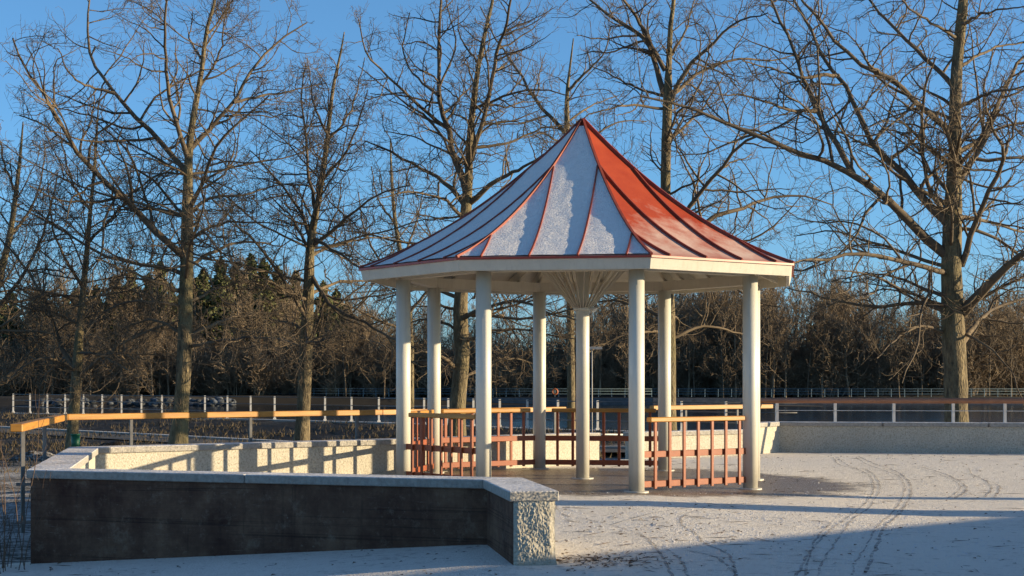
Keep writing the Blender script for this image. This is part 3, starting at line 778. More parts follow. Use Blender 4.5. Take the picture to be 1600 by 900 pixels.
def tree(name, D, trunk, limbs, label, seed, extra=6, dens=1., group=None, px_r=None):
    """trunk and limbs: lists of (px, py) traced at distance D; radii in photo px"""
    rg = np.random.default_rng(seed); rn = random.Random(seed); s = D / F
    tp = [at(x, y, D) for x, y in trunk[0]]
    root = empty(name, tp[0], label, 'tree', group)
    P, Rr, L = resample(tp, [r * s for r in trunk[1]], 26)
    P[:3, :] = P[:3, :]; flare = np.ones(26); flare[:2] = (1.2, 1.06); Rr = Rr * .93
    tb = Tubes(); Rb = Rr * flare
    # knobbly trunk
    tb.add(P[None], Rb[None], 18); o = tb.build('trunk', M['bark'], root)
    me = o.data; co = np.empty(len(me.vertices) * 3); me.vertices.foreach_get('co', co); co = co.reshape(-1, 3)
    ax = np.repeat(P - np.array(tp[0]), 18, axis=0); dv = co - ax; ln = np.linalg.norm(dv, axis=1)
    k = np.array([1 + .09 * mn.noise(Vector(c) * 3.1) + .06 * mn.noise(Vector(c) * 8) for c in co]); co = ax + dv * k[:, None]
    me.vertices.foreach_set('co', co.ravel())
    tb = Tubes(); LP, LR, LL = [], [], []
    for pts, rad, depth in limbs:
        n = len(pts); q = []
        for i, (x, y) in enumerate(pts):
            dd = D + depth * i / (n - 1) + (rn.uniform(-.25, .25) if i else 0); q.append(at(x, y, dd))
        radii = [rad[0] * s + (rad[1] - rad[0]) * s * (i / (n - 1)) ** .7 for i in range(n)]
        a, b, c = resample(q, radii, 14)
        a[1:-1] += rg.normal(0, .018, (12, 3)); LP.append(a); LR.append(b); LL.append(c)
    # unseen-depth limbs: towards and away from the viewer
    for k in range(extra):
        i = rn.randint(8, 21); p = P[i]; a = rn.uniform(0, 2 * math.pi)
        d = np.array([[math.cos(a) * .55, math.sin(a), rn.uniform(.1, .8)]]); Lg = rn.uniform(2.2, 5.5) * (1.2 - i / 30)
        q = growpaths(rg, p[None], d, np.array([Lg]), 14, .09, .03)[0]; LP.append(q); LR.append(np.linspace(Rr[i] * .33, .012, 14)); LL.append(Lg)
    for k in range(5 if extra >= 6 else 3):      # long low side limbs
        i = rn.randint(7, 13); p = P[i]; a = rn.uniform(0, 2 * math.pi); Lg = rn.uniform(3.0, 5.5)
        d = np.array([[math.cos(a), math.sin(a) * .9, rn.uniform(-.05, .35)]]); q = growpaths(rg, p[None], d, np.array([Lg]), 14, .10, .01)[0]
        LP.append(q); LR.append(np.linspace(min(.055, Rr[i] * .28), .011, 14)); LL.append(Lg)
    LP.append(P[10:24]); LR.append(Rr[10:24]); LL.append(L * .35)
    LP, LR, LL = np.array(LP), np.array(LR), np.array(LL)
    tb.add(LP[:-1], LR[:-1], 8)
    tree_twigs(tb, rg, LP, LR, LL, dens)
    tb.build('crown', M['twigs'], root)
    return root
def c0(*p): return [(a / 2.143, b / 2.143) for a, b in p]
G1 = 'bare trees between the terrace and the river'
tree('oak_tree', 43, ([(277, 703), (283, 640), (288, 560), (290, 480), (292, 400), (293, 330), (294, 262), (297, 220), (303, 177), (315, 112), (322, 51), (336, 0), (345, -70), (350, -120)],
    [15, 13, 12.5, 12, 11, 9.5, 7.5, 6, 5.3, 4, 3.3, 2.5, 1.8, 1]), [
    ([(292, 405), (255, 373), (200, 316), (150, 270), (115, 230), (93, 187), (80, 160), (50, 125), (30, 95), (20, 60)], (6.5, 1.2), -2),
    ([(115, 230), (95, 215), (60, 190), (30, 180)], (2.5, 1), 1),
    ([(291, 268), (245, 215), (200, 170), (160, 120), (140, 80), (137, 30), (142, -20)], (5, 1.2), 2),
    ([(180, 146), (140, 135), (110, 115), (90, 75)], (2.8, .8), -1), ([(294, 250), (275, 190), (262, 130), (258, 60), (262, -10)], (4.5, 1.5), -2),
    ([(298, 232), (330, 195), (365, 160), (400, 100), (440, 60), (480, 35)], (4.6, 1), 1), ([(365, 160), (410, 150), (460, 140), (510, 130)], (2.6, .8), 2),
    ([(294, 330), (310, 300), (325, 260), (345, 215), (385, 180), (420, 150)], (4.5, 1), -3), ([(294, 335), (330, 308), (380, 305), (430, 290), (470, 285)], (3.2, .8), 2),
    ([(296, 375), (340, 350), (390, 347), (450, 352)], (3, .8), -2), ([(296, 415), (350, 385), (400, 378), (440, 385)], (3.4, 1), 2),
    ([(285, 428), (260, 418), (187, 406), (140, 387), (98, 360), (60, 340), (0, 308)], (4, 1), 3), ([(298, 541), (352, 532), (424, 528), (470, 540)], (3, .9), -3),
    ([(298, 524), (340, 504), (384, 492), (436, 490), (480, 500)], (3.4, .9), 2), ([(282, 455), (240, 440), (192, 420), (150, 405)], (3.6, .9), -3),
    ([(283, 520), (240, 500), (200, 510), (160, 530)], (2.6, .8), 2), ([(320, 60), (350, 20), (380, -20)], (2, .7), 1), ([(310, 140), (340, 90), (350, 40), (360, -20)], (2.4, .8), 2),
    ([(286, 480), (240, 470), (190, 475), (150, 500), (130, 530)], (2.8, .8), -1), ([(298, 470), (340, 450), (390, 440), (430, 455)], (2.8, .8), 3)],
    'tall bare oak with a pale lit trunk, tallest of the trees left of the gazebo', 1, group=G1)
tree('oak_tree', 46, ([(470, 703), (474, 640), (477, 580), (479, 520), (482, 460), (484, 400), (488, 360), (500, 300), (511, 220), (520, 140), (531, 89), (538, 50)],
    [13, 11.5, 11, 10.5, 10, 8, 6.5, 5, 4, 3, 2, 1]), [
    ([(484, 512), (472, 484), (440, 432), (400, 380), (370, 350), (330, 310)], (4.2, 1), -2), ([(486, 430), (520, 480), (568, 504), (616, 530), (650, 545)], (4, 1), -4),
    ([(487, 378), (470, 330), (440, 290), (415, 260), (390, 235)], (3.6, .9), 2), ([(488, 385), (530, 350), (560, 325), (600, 300), (640, 290)], (3.4, .9), -2),
    ([(495, 335), (482, 270), (478, 210), (470, 150), (478, 100)], (3.2, .9), 1), ([(485, 398), (455, 340), (420, 305)], (3, .9), 3), ([(487, 400), (520, 385), (570, 372), (620, 372)], (3, .8), 2),
    ([(505, 280), (540, 240), (560, 190), (575, 140)], (2.8, .8), -1), ([(512, 220), (545, 180), (560, 130), (570, 90)], (2.2, .7), 1), ([(513, 215), (490, 160), (480, 90)], (2.4, .7), -2),
    ([(490, 373), (530, 395), (560, 418), (600, 440)], (3.2, .9), -3), ([(480, 520), (440, 500), (400, 505), (360, 520)], (3, .8), 2), ([(480, 540), (520, 520), (560, 520), (600, 560)], (2.8, .8), 1),
    ([(479, 560), (510, 545), (550, 560), (580, 600)], (2.2, .7), 1), ([(484, 460), (530, 440), (580, 440), (620, 460)], (3, .8), 3), ([(482, 470), (440, 450), (400, 430), (350, 425)], (3, .8), -3)],
    'bare tree just left of the gazebo with long drooping lower limbs', 2, group=G1)
tree('oak_tree', 48, ([(712, 700), (715, 640), (718, 600), (722, 550), (719, 500), (721, 450), (725, 390), (728, 327), (732, 280), (734, 219), (740, 160), (748, 100), (758, 50), (770, 0), (778, -50)],
    [16, 14, 13, 13, 12, 11.5, 11, 10, 7, 6, 5, 4, 3.4, 2.6, 1.5]), [
    ([(731, 310), (713, 252), (697, 196), (686, 150), (685, 90), (688, 30), (690, -30)], (6.5, 1.6), 2), ([(736, 250), (755, 190), (779, 79), (790, 40), (800, -10)], (4.5, 1.6), -2),
    ([(733, 318), (780, 280), (820, 260), (860, 235)], (5, 1.2), -3), ([(724, 318), (690, 280), (650, 260), (600, 232), (570, 220)], (4.5, 1), 2),
    ([(699, 200), (660, 170), (630, 140), (600, 115), (570, 80), (560, 30)], (3.4, .9), -2), ([(686, 150), (650, 120), (630, 80), (640, 20)], (2.4, .8), 2), ([(735, 230), (790, 225), (850, 200), (900, 195)], (3, .8), 2),
    ([(740, 170), (790, 150), (840, 140), (890, 150)], (2.8, .8), -2), ([(725, 340), (690, 310), (640, 300), (590, 310)], (3.2, .8), -3), ([(733, 260), (700, 240), (650, 215), (600, 205)], (2.6, .8), 3),
    ([(712, 575), (692, 558), (665, 550), (620, 552)], (4, 1), -2), ([(726, 590), (760, 572), (800, 560), (850, 575)], (3, .8), 2), ([(718, 500), (760, 480), (810, 470), (860, 490), (900, 500)], (4, 1), -3),
    ([(722, 470), (680, 450), (640, 455), (590, 470)], (3.6, .9), 2), ([(724, 455), (770, 450), (820, 440), (880, 460)], (3.5, .9), 3), ([(748, 100), (720, 60), (715, 10)], (2, .7), 1),
    ([(722, 540), (760, 520), (810, 515), (870, 525), (900, 530)], (3, .8), -1), ([(720, 520), (680, 500), (640, 505), (600, 530)], (2.6, .8), 1)],
    'bare oak rising directly behind the left slope of the gazebo roof', 3, group=G1)
tree('maple_tree', 62, ([(893, 690), (892, 560), (890, 420), (888, 300), (886, 205), (886, 150), (890, 110), (896, 60)], [7, 6.5, 6, 5.5, 5, 3.4, 2, 1]), [
    ([(887, 212), (835, 154), (807, 107), (775, 60), (750, 10)], (3.6, .8), 1), ([(887, 142), (920, 108), (945, 80), (955, 40)], (2.6, .7), -1), ([(888, 240), (930, 210), (970, 190), (1010, 190)], (2.6, .7), 2),
    ([(888, 230), (850, 210), (820, 215)], (2, .7), -2), ([(887, 190), (925, 165), (965, 150)], (2, .7), 2), ([(889, 400), (850, 440), (800, 470)], (3, .8), -1), ([(890, 420), (940, 450), (1000, 480), (1060, 500)], (3, .8), 1)],
    'slender bare tree whose top shows just above the gazebo roof peak', 4, extra=4, dens=.75, group=G1)
tree('oak_tree', 50, ([(1047, 700), (1047, 620), (1047, 540), (1045, 460), (1042, 380), (1040, 299), (1041, 230), (1043, 160), (1045, 100), (1048, 40), (1053, 0), (1058, -50)],
    [11, 10, 9.5, 9.5, 9, 8.5, 8.2, 8, 5, 4, 3.4, 2]), [
    ([(1037, 145), (1017, 79), (998, 51), (965, 33), (923, 0), (890, -30)], (5, 1.2), 2), ([(1039, 110), (1007, 47), (975, 0), (950, -30)], (4, 1.2), -2), ([(1046, 160), (1075, 105), (1110, 72), (1150, 35), (1200, 20)], (4.5, 1), -2),
    ([(1048, 150), (1090, 115), (1150, 92), (1200, 95), (1250, 85)], (3.5, .9), 2), ([(1042, 225), (1075, 192), (1105, 160), (1130, 120)], (3.2, .9), 3), ([(1042, 400), (1077, 325), (1112, 280), (1154, 229), (1185, 213), (1230, 190), (1290, 150)], (4.6, 1), -3),
    ([(1043, 410), (1107, 343), (1160, 325), (1200, 310), (1250, 305), (1300, 320)], (5, 1.1), 3), ([(1038, 150), (1000, 140), (960, 120), (920, 100)], (2.6, .8), 1), ([(1040, 170), (990, 165), (950, 170), (900, 190)], (2.6, .8), -2),
    ([(1046, 90), (1070, 50), (1085, 0)], (2.6, .9), 1), ([(1045, 460), (1080, 430), (1130, 440), (1180, 470), (1220, 480)], (3.4, .9), -1), ([(1046, 500), (1000, 480), (950, 470), (900, 480)], (3.4, .9), 2),
    ([(1047, 530), (1100, 510), (1150, 520), (1200, 540)], (3, .9), 2), ([(1046, 520), (990, 520), (940, 540), (900, 560)], (2.6, .8), -2)],
    'bare oak with a dark forked top standing behind the right slope of the gazebo roof', 5, group=G1)
tree('oak_tree', 42, ([(1495, 700), (1494, 640), (1493, 590), (1490, 540), (1488, 480), (1487, 420), (1488, 350), (1490, 300), (1492, 240), (1492, 180), (1495, 110), (1500, 50), (1505, 0), (1510, -80)],
    [20, 19.5, 19.5, 19.5, 19, 17, 16, 13.5, 11.5, 10, 9.5, 9, 8, 5]), [
    ([(1480, 400), (1424, 350), (1382, 308), (1331, 271), (1261, 243), (1200, 219), (1131, 191), (1060, 163), (1000, 150)], (8.5, 1.4), -3),
    ([(1333, 272), (1303, 219), (1275, 173), (1254, 117), (1224, 42), (1200, -10)], (5.5, 2), 1), ([(1275, 173), (1230, 170), (1170, 150), (1110, 145)], (3.4, .9), -2),
    ([(1482, 350), (1443, 308), (1401, 261), (1361, 224), (1345, 182), (1322, 135), (1294, 103), (1261, 37), (1235, -10)], (7.5, 2), 2), ([(1310, 118), (1260, 120), (1210, 110), (1160, 95)], (3.4, .9), -2),
    ([(1484, 205), (1443, 173), (1396, 126), (1345, 100), (1303, 61), (1270, 20), (1240, -20)], (5.5, 1.6), -2), ([(1489, 135), (1460, 105), (1415, 61), (1368, 14), (1345, -20)], (4.6, 1.6), 2),
    ([(1478, 335), (1450, 289), (1440, 187), (1448, 126), (1462, 90)], (4.6, 1.2), -3), ([(1502, 415), (1532, 327), (1569, 243), (1550, 201), (1540, 160)], (5.5, 1.2), -3), ([(1569, 243), (1583, 205), (1590, 150)], (3, 1), 1),
    ([(1498, 285), (1532, 233), (1555, 177), (1576, 126), (1605, 80), (1640, 30)], (6, 1.6), 2), ([(1500, 237), (1540, 210), (1580, 195), (1630, 185)], (4.4, 1), 3), ([(1499, 167), (1550, 145), (1610, 135)], (3.6, 1), -2),
    ([(1482, 427), (1430, 415), (1362, 398), (1294, 403), (1245, 410), (1200, 425)], (5, 1.1), -4), ([(1478, 485), (1433, 473), (1362, 479), (1297, 466), (1230, 450)], (4.6, 1), 2), ([(1480, 465), (1440, 450), (1392, 432), (1350, 430), (1300, 440)], (3.6, .9), 4),
    ([(1503, 490), (1550, 440), (1582, 408), (1620, 385)], (9, 4), -3), ([(1500, 540), (1530, 500), (1560, 480), (1620, 460)], (5.5, 1.5), 3), ([(1500, 340), (1540, 345), (1590, 360), (1640, 360)], (4, 1.2), 3),
    ([(1485, 185), (1440, 170), (1400, 180), (1350, 200)], (3, .9), 3), ([(1494, 110), (1530, 85), (1570, 70), (1620, 65)], (3.4, 1), 2), ([(1498, 60), (1460, 40), (1420, 10), (1390, -20)], (3, 1), -2),
    ([(1500, 40), (1540, 20), (1600, 10)], (3, 1), -2), ([(1484, 300), (1450, 260), (1420, 215), (1380, 200)], (4, 1), 3), ([(1478, 520), (1440, 510), (1400, 530), (1370, 560)], (3, .8), -2), ([(1505, 520), (1540, 540), (1580, 580), (1600, 640)], (2.4, .8), -2)],
    'massive bare oak with thick twisting limbs at the right of the picture', 6, extra=6, dens=.92, group=G1)
tree('maple_tree', 45, ([(112, 703), (115, 650), (119, 600), (122, 550), (126, 500), (131, 440), (136, 390), (141, 330), (147, 270), (151, 210), (154, 160)], [10, 9, 9, 8, 6, 5, 4.5, 3.6, 2.6, 2, 1]), [
    ([(120, 582), (96, 540), (72, 472), (48, 428), (12, 384), (-20, 350)], (4, 1), 1), ([(121, 590), (160, 560), (208, 528), (250, 510), (280, 500)], (4, .9), -2), ([(124, 530), (160, 480), (190, 430), (210, 380)], (3, .9), 2),
    ([(130, 450), (100, 400), (80, 340), (75, 280)], (3, .8), -2), ([(138, 380), (175, 340), (210, 300), (225, 250)], (2.8, .8), 2), ([(142, 330), (115, 290), (100, 240), (95, 200)], (2.4, .7), 1), ([(120, 580), (80, 560), (40, 570), (10, 600)], (3, .8), -2),
    ([(122, 560), (170, 545), (200, 570), (215, 600)], (2.6, .8), 2), ([(128, 480), (90, 460), (50, 470), (20, 500)], (2.8, .8), -2), ([(130, 460), (180, 450), (220, 460), (250, 480)], (2.6, .8), 1), ([(121, 575), (100, 560), (70, 590), (60, 620)], (2, .7), 2)],
    'small forked bare tree beside the green bin at the left', 7, dens=1.0, group=G1)
tree('maple_tree', 52, ([(-60, 700), (-55, 640), (-40, 560), (-20, 500), (0, 430), (15, 370), (25, 300), (32, 240), (36, 190)], [12, 11, 10, 8, 6, 5, 4, 2.5, 1]), [
    ([(-52, 640), (0, 598), (40, 560), (62, 530), (95, 515), (130, 520)], (6, 1), 1), ([(-20, 500), (30, 440), (60, 380), (80, 320), (90, 270)], (4, .9), -2), ([(0, 430), (-20, 370), (-30, 300)], (4, 1), 1), ([(15, 370), (45, 330), (65, 280), (70, 220)], (3, .8), 2),
    ([(25, 300), (5, 250), (0, 200)], (2.4, .8), -1), ([(-10, 470), (40, 470), (90, 450), (120, 430)], (3, .8), 2), ([(-30, 530), (20, 500), (60, 480), (100, 470)], (3, .8), -2)],
    'leaning bare tree cut by the left edge with low spreading branches', 8, dens=1.0, group=G1)
tree('maple_tree', 66, ([(640, 700), (642, 600), (640, 500), (630, 420), (618, 350), (612, 280), (610, 220)], [6, 5.5, 5, 4.2, 3.4, 2.4, 1]), [
    ([(636, 470), (600, 420), (570, 360), (560, 300)], (3, .8), 1), ([(638, 490), (680, 440), (700, 400)], (3, .8), -1), ([(628, 410), (650, 350), (660, 300)], (2.4, .8), 2), ([(640, 520), (590, 500), (550, 480), (520, 470)], (2.6, .8), -2), ([(618, 350), (590, 310), (580, 260)], (2, .8), 1)],
    'thin bare tree further back between the gazebo and the tree left of it', 9, extra=3, dens=.6, group=G1)

# --- far woods
def bare_variant(seed, h):
    rg = np.random.default_rng(seed); tb = Tubes()
    P = growpaths(rg, np.zeros((1, 3)), np.array([[0, 0, 1.]]), np.array([h * .95]), 14, .05, .08); Rr = np.linspace(.16, .03, 14)[None]
    tb.add(P, Rr, 5)
    pos, d, r, t = spawn(rg, P, Rr, 22, .18, 1., 48); L = h * .38 * (1.15 - .8 * t) * rg.uniform(.6, 1.2, len(t))
    P1 = growpaths(rg, pos, d, L, 8, .14, .09); R1 = np.clip(r * .5, .03, .08)[:, None] * np.linspace(1, .4, 8); tb.add(P1, R1, 3)
    pos, d, r, t = spawn(rg, P1, R1, 8, .15, 1., 45); L2 = np.repeat(L, 8) * .4 * rg.uniform(.5, 1.2, len(t))
    P2 = growpaths(rg, pos, d, L2, 5, .22, .1); R2 = np.full(len(t), .034)[:, None] * np.linspace(1, .6, 5); tb.add(P2, R2, 3)
    pos, d, r, t = spawn(rg, P2, R2, 4, .2, 1., 42); L3 = np.repeat(L2, 4) * .5 * rg.uniform(.4, 1.2, len(t))
    P3 = growpaths(rg, pos, d, L3, 3, .2, .1); R3 = np.full(len(t), .026)[:, None] * np.linspace(1, .6, 3); tb.add(P3, R3, 3)
    return tb.data()
VAR = [bare_variant(40 + i, 13.) for i in range(4)]
def merge(items):
    V, Q, n = [], [], 0
    for (v, q), x, y, z, s, a, w in items:
        c, s_ = math.cos(a), math.sin(a); m = np.array([[c * w, -s_ * w, 0], [s_ * w, c * w, 0], [0, 0, 1]]) * s
        V.append(v @ m.T + np.array([x, y, z])); Q.append(q + n); n += len(v)
    return np.concatenate(V), np.concatenate(Q)
rn = random.Random(77)
def topline(px):      # photo row of the far wood's crest
    xs_ = (0, 100, 180, 300, 420, 520, 560, 640, 760, 850, 900, 1000, 1100, 1250, 1350, 1450, 1600)
    ys_ = (455, 450, 440, 430, 430, 450, 480, 500, 510, 505, 480, 460, 450, 440, 455, 470, 460)
    return np.interp(px, xs_, ys_)
it = []
for k in range(430):
    px = rn.uniform(-60, 1660); D = rn.choice((234, 238, 244, 250, 257, 264, 275, 290)) + rn.uniform(-3, 3); x = (px - 800) / F * D
    top = topline(px) + rn.uniform(-4, 1) ** 2 * 4.5 + (58 if px < 545 else 0); zg = z_far(x, D); H = EYE + (HZ - top) * D / F - zg
    it.append((rn.choice(VAR), x, D, zg - .2, H / 13. * .98, rn.uniform(0, 6.28), rn.uniform(.8, 1.1)))
def scrub_variant(seed):
    rg = np.random.default_rng(seed); tb = Tubes(); n = 9
    P = growpaths(rg, rg.normal(0, .25, (n, 3)) * np.array([1, 1, 0]), np.stack([rg.normal(0, .4, n), rg.normal(0, .4, n), np.ones(n)], 1), rg.uniform(3.5, 6., n), 8, .12, .06)
    Rr = np.full(n, .05)[:, None] * np.linspace(1, .4, 8)[None]; tb.add(P, Rr, 3)
    pos, d, r, t = spawn(rg, P, Rr, 12, .1, 1., 48); L = rg.uniform(.8, 2.2, len(t)); P1 = growpaths(rg, pos, d, L, 4, .2, .05); R1 = np.full((len(t), 4), .026); tb.add(P1, R1, 3)
    pos, d, r, t = spawn(rg, P1, R1, 5, .1, 1., 48); L = rg.uniform(.4, 1.1, len(t)); P1 = growpaths(rg, pos, d, L, 3, .2, .05); tb.add(P1, np.full((len(t), 3), .022), 3)
    return tb.data()
SV = [scrub_variant(60 + i) for i in range(3)]
for k in range(90):
    px = rn.uniform(520, 1640) if k < 70 else rn.uniform(-40, 520); D = rn.uniform(236, 250); x = (px - 800) / F * D; top = topline(px) - rn.uniform(0, 34); zg = z_far(x, D)
    it.append((rn.choice(VAR), x, D, zg - .2, (EYE + (HZ - top) * D / F - zg) / 13., rn.uniform(0, 6.28), rn.uniform(.6, .8)))
for k in range(420):
    px = rn.uniform(-40, 1640); D = rn.uniform(233, 262); x = (px - 800) / F * D
    it.append((rn.choice(SV), x, D, z_far(x, D) - .3, rn.uniform(.6, 1.6), rn.uniform(0, 6.28), rn.uniform(.9, 1.3)))
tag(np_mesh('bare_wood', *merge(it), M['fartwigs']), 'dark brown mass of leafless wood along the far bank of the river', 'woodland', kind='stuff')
def pine_variant(seed, h=18.):
    rg = np.random.default_rng(seed); tb = Tubes(); P = growpaths(rg, np.zeros((1, 3)), np.array([[0, 0, 1.]]), np.array([h]), 10, .012, .05); tb.add(P, np.linspace(.2, .05, 10)[None], 5)
    tv, tq = tb.data(); n = 2600
    t = rg.beta(2.2, 1.6, n) * .62 + .38; rad = h * .15 * np.clip((1.02 - t) / .55, 0, 1) ** .75 * (.75 + .35 * np.sin(t * 55)) * rg.uniform(.2, 1, n) ** .55
    a = np.floor(rg.random(n) * 9) / 9 * 6.283 + t * 40 + rg.normal(0, .25, n)
    c = np.stack([np.cos(a) * rad, np.sin(a) * rad, t * h - rad * .12 + rg.normal(0, .12, n)], 1)
    s = rg.uniform(.14, .38, n)[:, None]; u = nrmz(rg.normal(0, 1, (n, 3))); w = nrmz(np.cross(u, rg.normal(0, 1, (n, 3))))
    V = np.stack([c - u * s - w * s * .5, c + u * s - w * s * .3, c + u * s * .8 + w * s * .5, c - u * s * .7 + w * s * .4], 1).reshape(-1, 3)
    return (tv, tq), (V, np.arange(n * 4).reshape(-1, 4))
PV = [pine_variant(90 + i) for i in range(3)]
GP = 'pines standing tall in the far wood left of the gazebo'
ptops = [(180, 432), (205, 418), (232, 428), (250, 410), (318, 420), (345, 404), (368, 412), (392, 398), (412, 406), (435, 418), (462, 424), (505, 440), (525, 452), (150, 446), (118, 452), (60, 450), (20, 458)]
rows = []
for k, (px, top) in enumerate(ptops):
    D = 250 + (k * 7 % 5) * 4; x = (px - 800) / F * D; zg = z_far(x, D); H = EYE + (HZ - top) * D / F - zg; s = H / 18.; a = rn.uniform(0, 6.28)
    (t_, n_) = PV[k % 3]; root = empty('pine_tree', (x, D, zg), 'green pine crown rising out of the far bare wood at the left', 'tree', GP)
    np_mesh('trunk', *merge([(t_, x, D, zg, s, a, 1.)]), M['pinetrunk'], root); np_mesh('crown', *merge([(n_, x, D, zg, s, a, 1.15)]), M['needles'], root, smooth=False)
tk, cn = [], []
for k in range(150):
    px = rn.uniform(-40, 560) if k < 110 else rn.uniform(560, 1640); D = rn.uniform(256, 300); x = (px - 800) / F * D; zg = z_far(x, D)
    top = topline(px) + rn.uniform(-5, 45) + (28 if k >= 110 else 6); H = EYE + (HZ - top) * D / F - zg; a = rn.uniform(0, 6.28); v = rn.choice(PV)
    tk.append((v[0], x, D, zg, H / 18., a, 1.)); cn.append((v[1], x, D, zg, H / 18., a, 1.2))
root = empty('pine_wood', (-60, 270, 0), 'dense dark pine wood behind the bare trees on the far bank', 'woodland'); root['kind'] = 'stuff'
o = np_mesh('trunks', *merge(tk), M['pinetrunk'], root); o['kind'] = 'stuff'; o = np_mesh('crowns', *merge(cn), M['needles'], root, smooth=False); o['kind'] = 'stuff'
# single bare trees on the far bank with readable pale trunks
GF = 'pale stemmed bare trees standing at the far water edge'
for k, (px, top) in enumerate([(1195, 470), (1262, 486), (1300, 452), (1340, 470), (1405, 492), (1440, 480), (1545, 450), (1580, 470), (1130, 482), (1085, 500), (905, 520), (800, 525), (600, 500), (540, 470)]):
    D = 231 + (k * 5 % 4); x = (px - 800) / F * D; zg = z_far(x, D); H = EYE + (HZ - top) * D / F - zg
    root = empty('bare_tree', (x, D, zg), 'thin pale bare tree at the front of the far wood', 'tree', GF)
    np_mesh('crown', *merge([(VAR[k % 4], x, D, zg, H / 13., rn.uniform(0, 6.28), .9)]), M['twigs'], root)

# ------------------------------------------------------------------ small things
root = empty('litter_bin', (-12.0, 44.3, -.8), 'small green bin at the foot of the small left tree', 'bin')
bx, by, bz = at(118, 683, 44).x, 44.0, at(118, 699, 44).z
MB().cyl((bx, by, bz - .1), (bx, by, bz + .33), .115, 20).build('body', M['green'], root)
MB().cyl((bx, by, bz + .33), (bx, by, bz + .37), .128, 20).build('rim', M['green'], root)
root = empty('lamp_post', (1.66, 33.3, -.1), 'slim white post with a short crosswise head behind the central gazebo column', 'lamp')
MB().cyl((1.66, 33.3, -.25), (1.66, 33.3, 2.12), .013, 10).build('pole', M['polegrey'], root)
MB().box((1.74, 33.3, 2.15), (.26, .10, .055)).build('lamp_head', M['polegrey'], root)
root = empty('lamp_post', (at(781, 600, 235).x, 235, -.8), 'very thin distant pole on the far bank behind the gazebo', 'pole')
MB().cyl((root.location.x, 235, -.8), (root.location.x, 235, 2.9), .07, 8).build('pole', M['galv'], root)
root = empty('life_buoy_stand', (at(867, 613, 228).x, 228, -.8), 'round orange lifebuoy on the distant railing behind the gazebo', 'lifebuoy')
bm = bmesh.new(); n, m = 24, 10; c = at(867, 612, 227.6); vs = []
for i in range(n):
    a = i * 2 * math.pi / n; vs.append([bm.verts.new(c + Vector((math.cos(a) * (.36 + .13 * math.cos(b)), .13 * math.sin(b), math.sin(a) * (.36 + .13 * math.cos(b))))) for b in (k * 2 * math.pi / m for k in range(m))])
for i in range(n):
    for k in range(m): bm.faces.new((vs[i][k], vs[(i + 1) % n][k], vs[(i + 1) % n][(k + 1) % m], vs[i][(k + 1) % m]))
me = bpy.data.meshes.new('ring'); bm.to_mesh(me); bm.free(); link('ring', me, M['orange'], root, smooth=True)
MB().cyl((c.x, c.y + .2, -.8), (c.x, c.y + .2, c.z + .3), .05, 8).build('post', M['teal'], root)
def house(px0, px1, ytop, D, label, mat):
    x0, x1 = (px0 - 800) / F * D, (px1 - 800) / F * D; zg = z_far((x0 + x1) / 2, D) - .5; zt = EYE + (HZ - ytop) * D / F
    root = empty('house', ((x0 + x1) / 2, D, zg), label, 'house'); w = x1 - x0
    MB().box(((x0 + x1) / 2, D + 4, (zg + zt) / 2), (w, 8, zt - zg)).build('wall', mat, root)
    mb = MB(); o = .5; a = [(x0 - o, D - o, zt), (x1 + o, D - o, zt), (x1 + o, D + 8 + o, zt), (x0 - o, D + 8 + o, zt)]; r = [(x0 - o, D + 4, zt + 2.6), (x1 + o, D + 4, zt + 2.6)]
    v = [mb.bm.verts.new(p) for p in a + r]
    for f in ((0, 1, 5, 4), (2, 3, 4, 5), (1, 2, 5), (3, 0, 4), (3, 2, 1, 0)): mb.bm.faces.new([v[i] for i in f])
    mb.build('roof', M['housered'], root)
    for k in range(4):
        wx = x0 + w * (k + .5) / 4; wn = MB().box((wx, D - .05, zg + (zt - zg) * .62), (1.3, .12, 1.5)).build('window', M['lampwhite'], root)
        MB().box((wx, D - .12, zg + (zt - zg) * .62), (1.1, .06, 1.3)).build('pane', M['glass'], wn)
house(806, 872, 574, 262, 'pale house glimpsed through the far trees behind the gazebo', M['housewall'])

# bare shrub at the left foreground
def shrub(x, y, z, n, h, label, seed):
    rg = np.random.default_rng(seed); root = empty('bare_shrub', (x, y, z), label, 'shrub'); tb = Tubes()
    pos = np.array([[x, y, z]]) + rg.normal(0, .09, (n, 3)) * np.array([[1, 1, 0]]); d = np.stack([rg.normal(.0, .22, n), rg.normal(0, .2, n), np.ones(n)], 1)
    L = h * rg.uniform(.45, 1., n); P = growpaths(rg, pos, d, L, 12, .06, .02); Rr = np.full(n, .0055)[:, None] * np.linspace(1, .4, 12); tb.add(P, Rr, 5)
    ps_, d, r, t = spawn(rg, P, Rr, 7, .3, 1., 30); L2 = .22 * h * rg.uniform(.3, 1., len(t)); P2 = growpaths(rg, ps_, d, L2, 6, .12, .05); tb.add(P2, np.full((len(t), 6), .0022), 3)
    tb.build('branches', M['shrubtwig'], root)
shrub(-5.25, 16.3, -.5, 22, 1.25, 'thin bare shrub stems at the left edge beside the dark wall end', 5)

shrub(-4.99, 16.0, -.5, 7, 2.0, 'few tall thin bare shrub stems just in front of the near handrail post', 8)
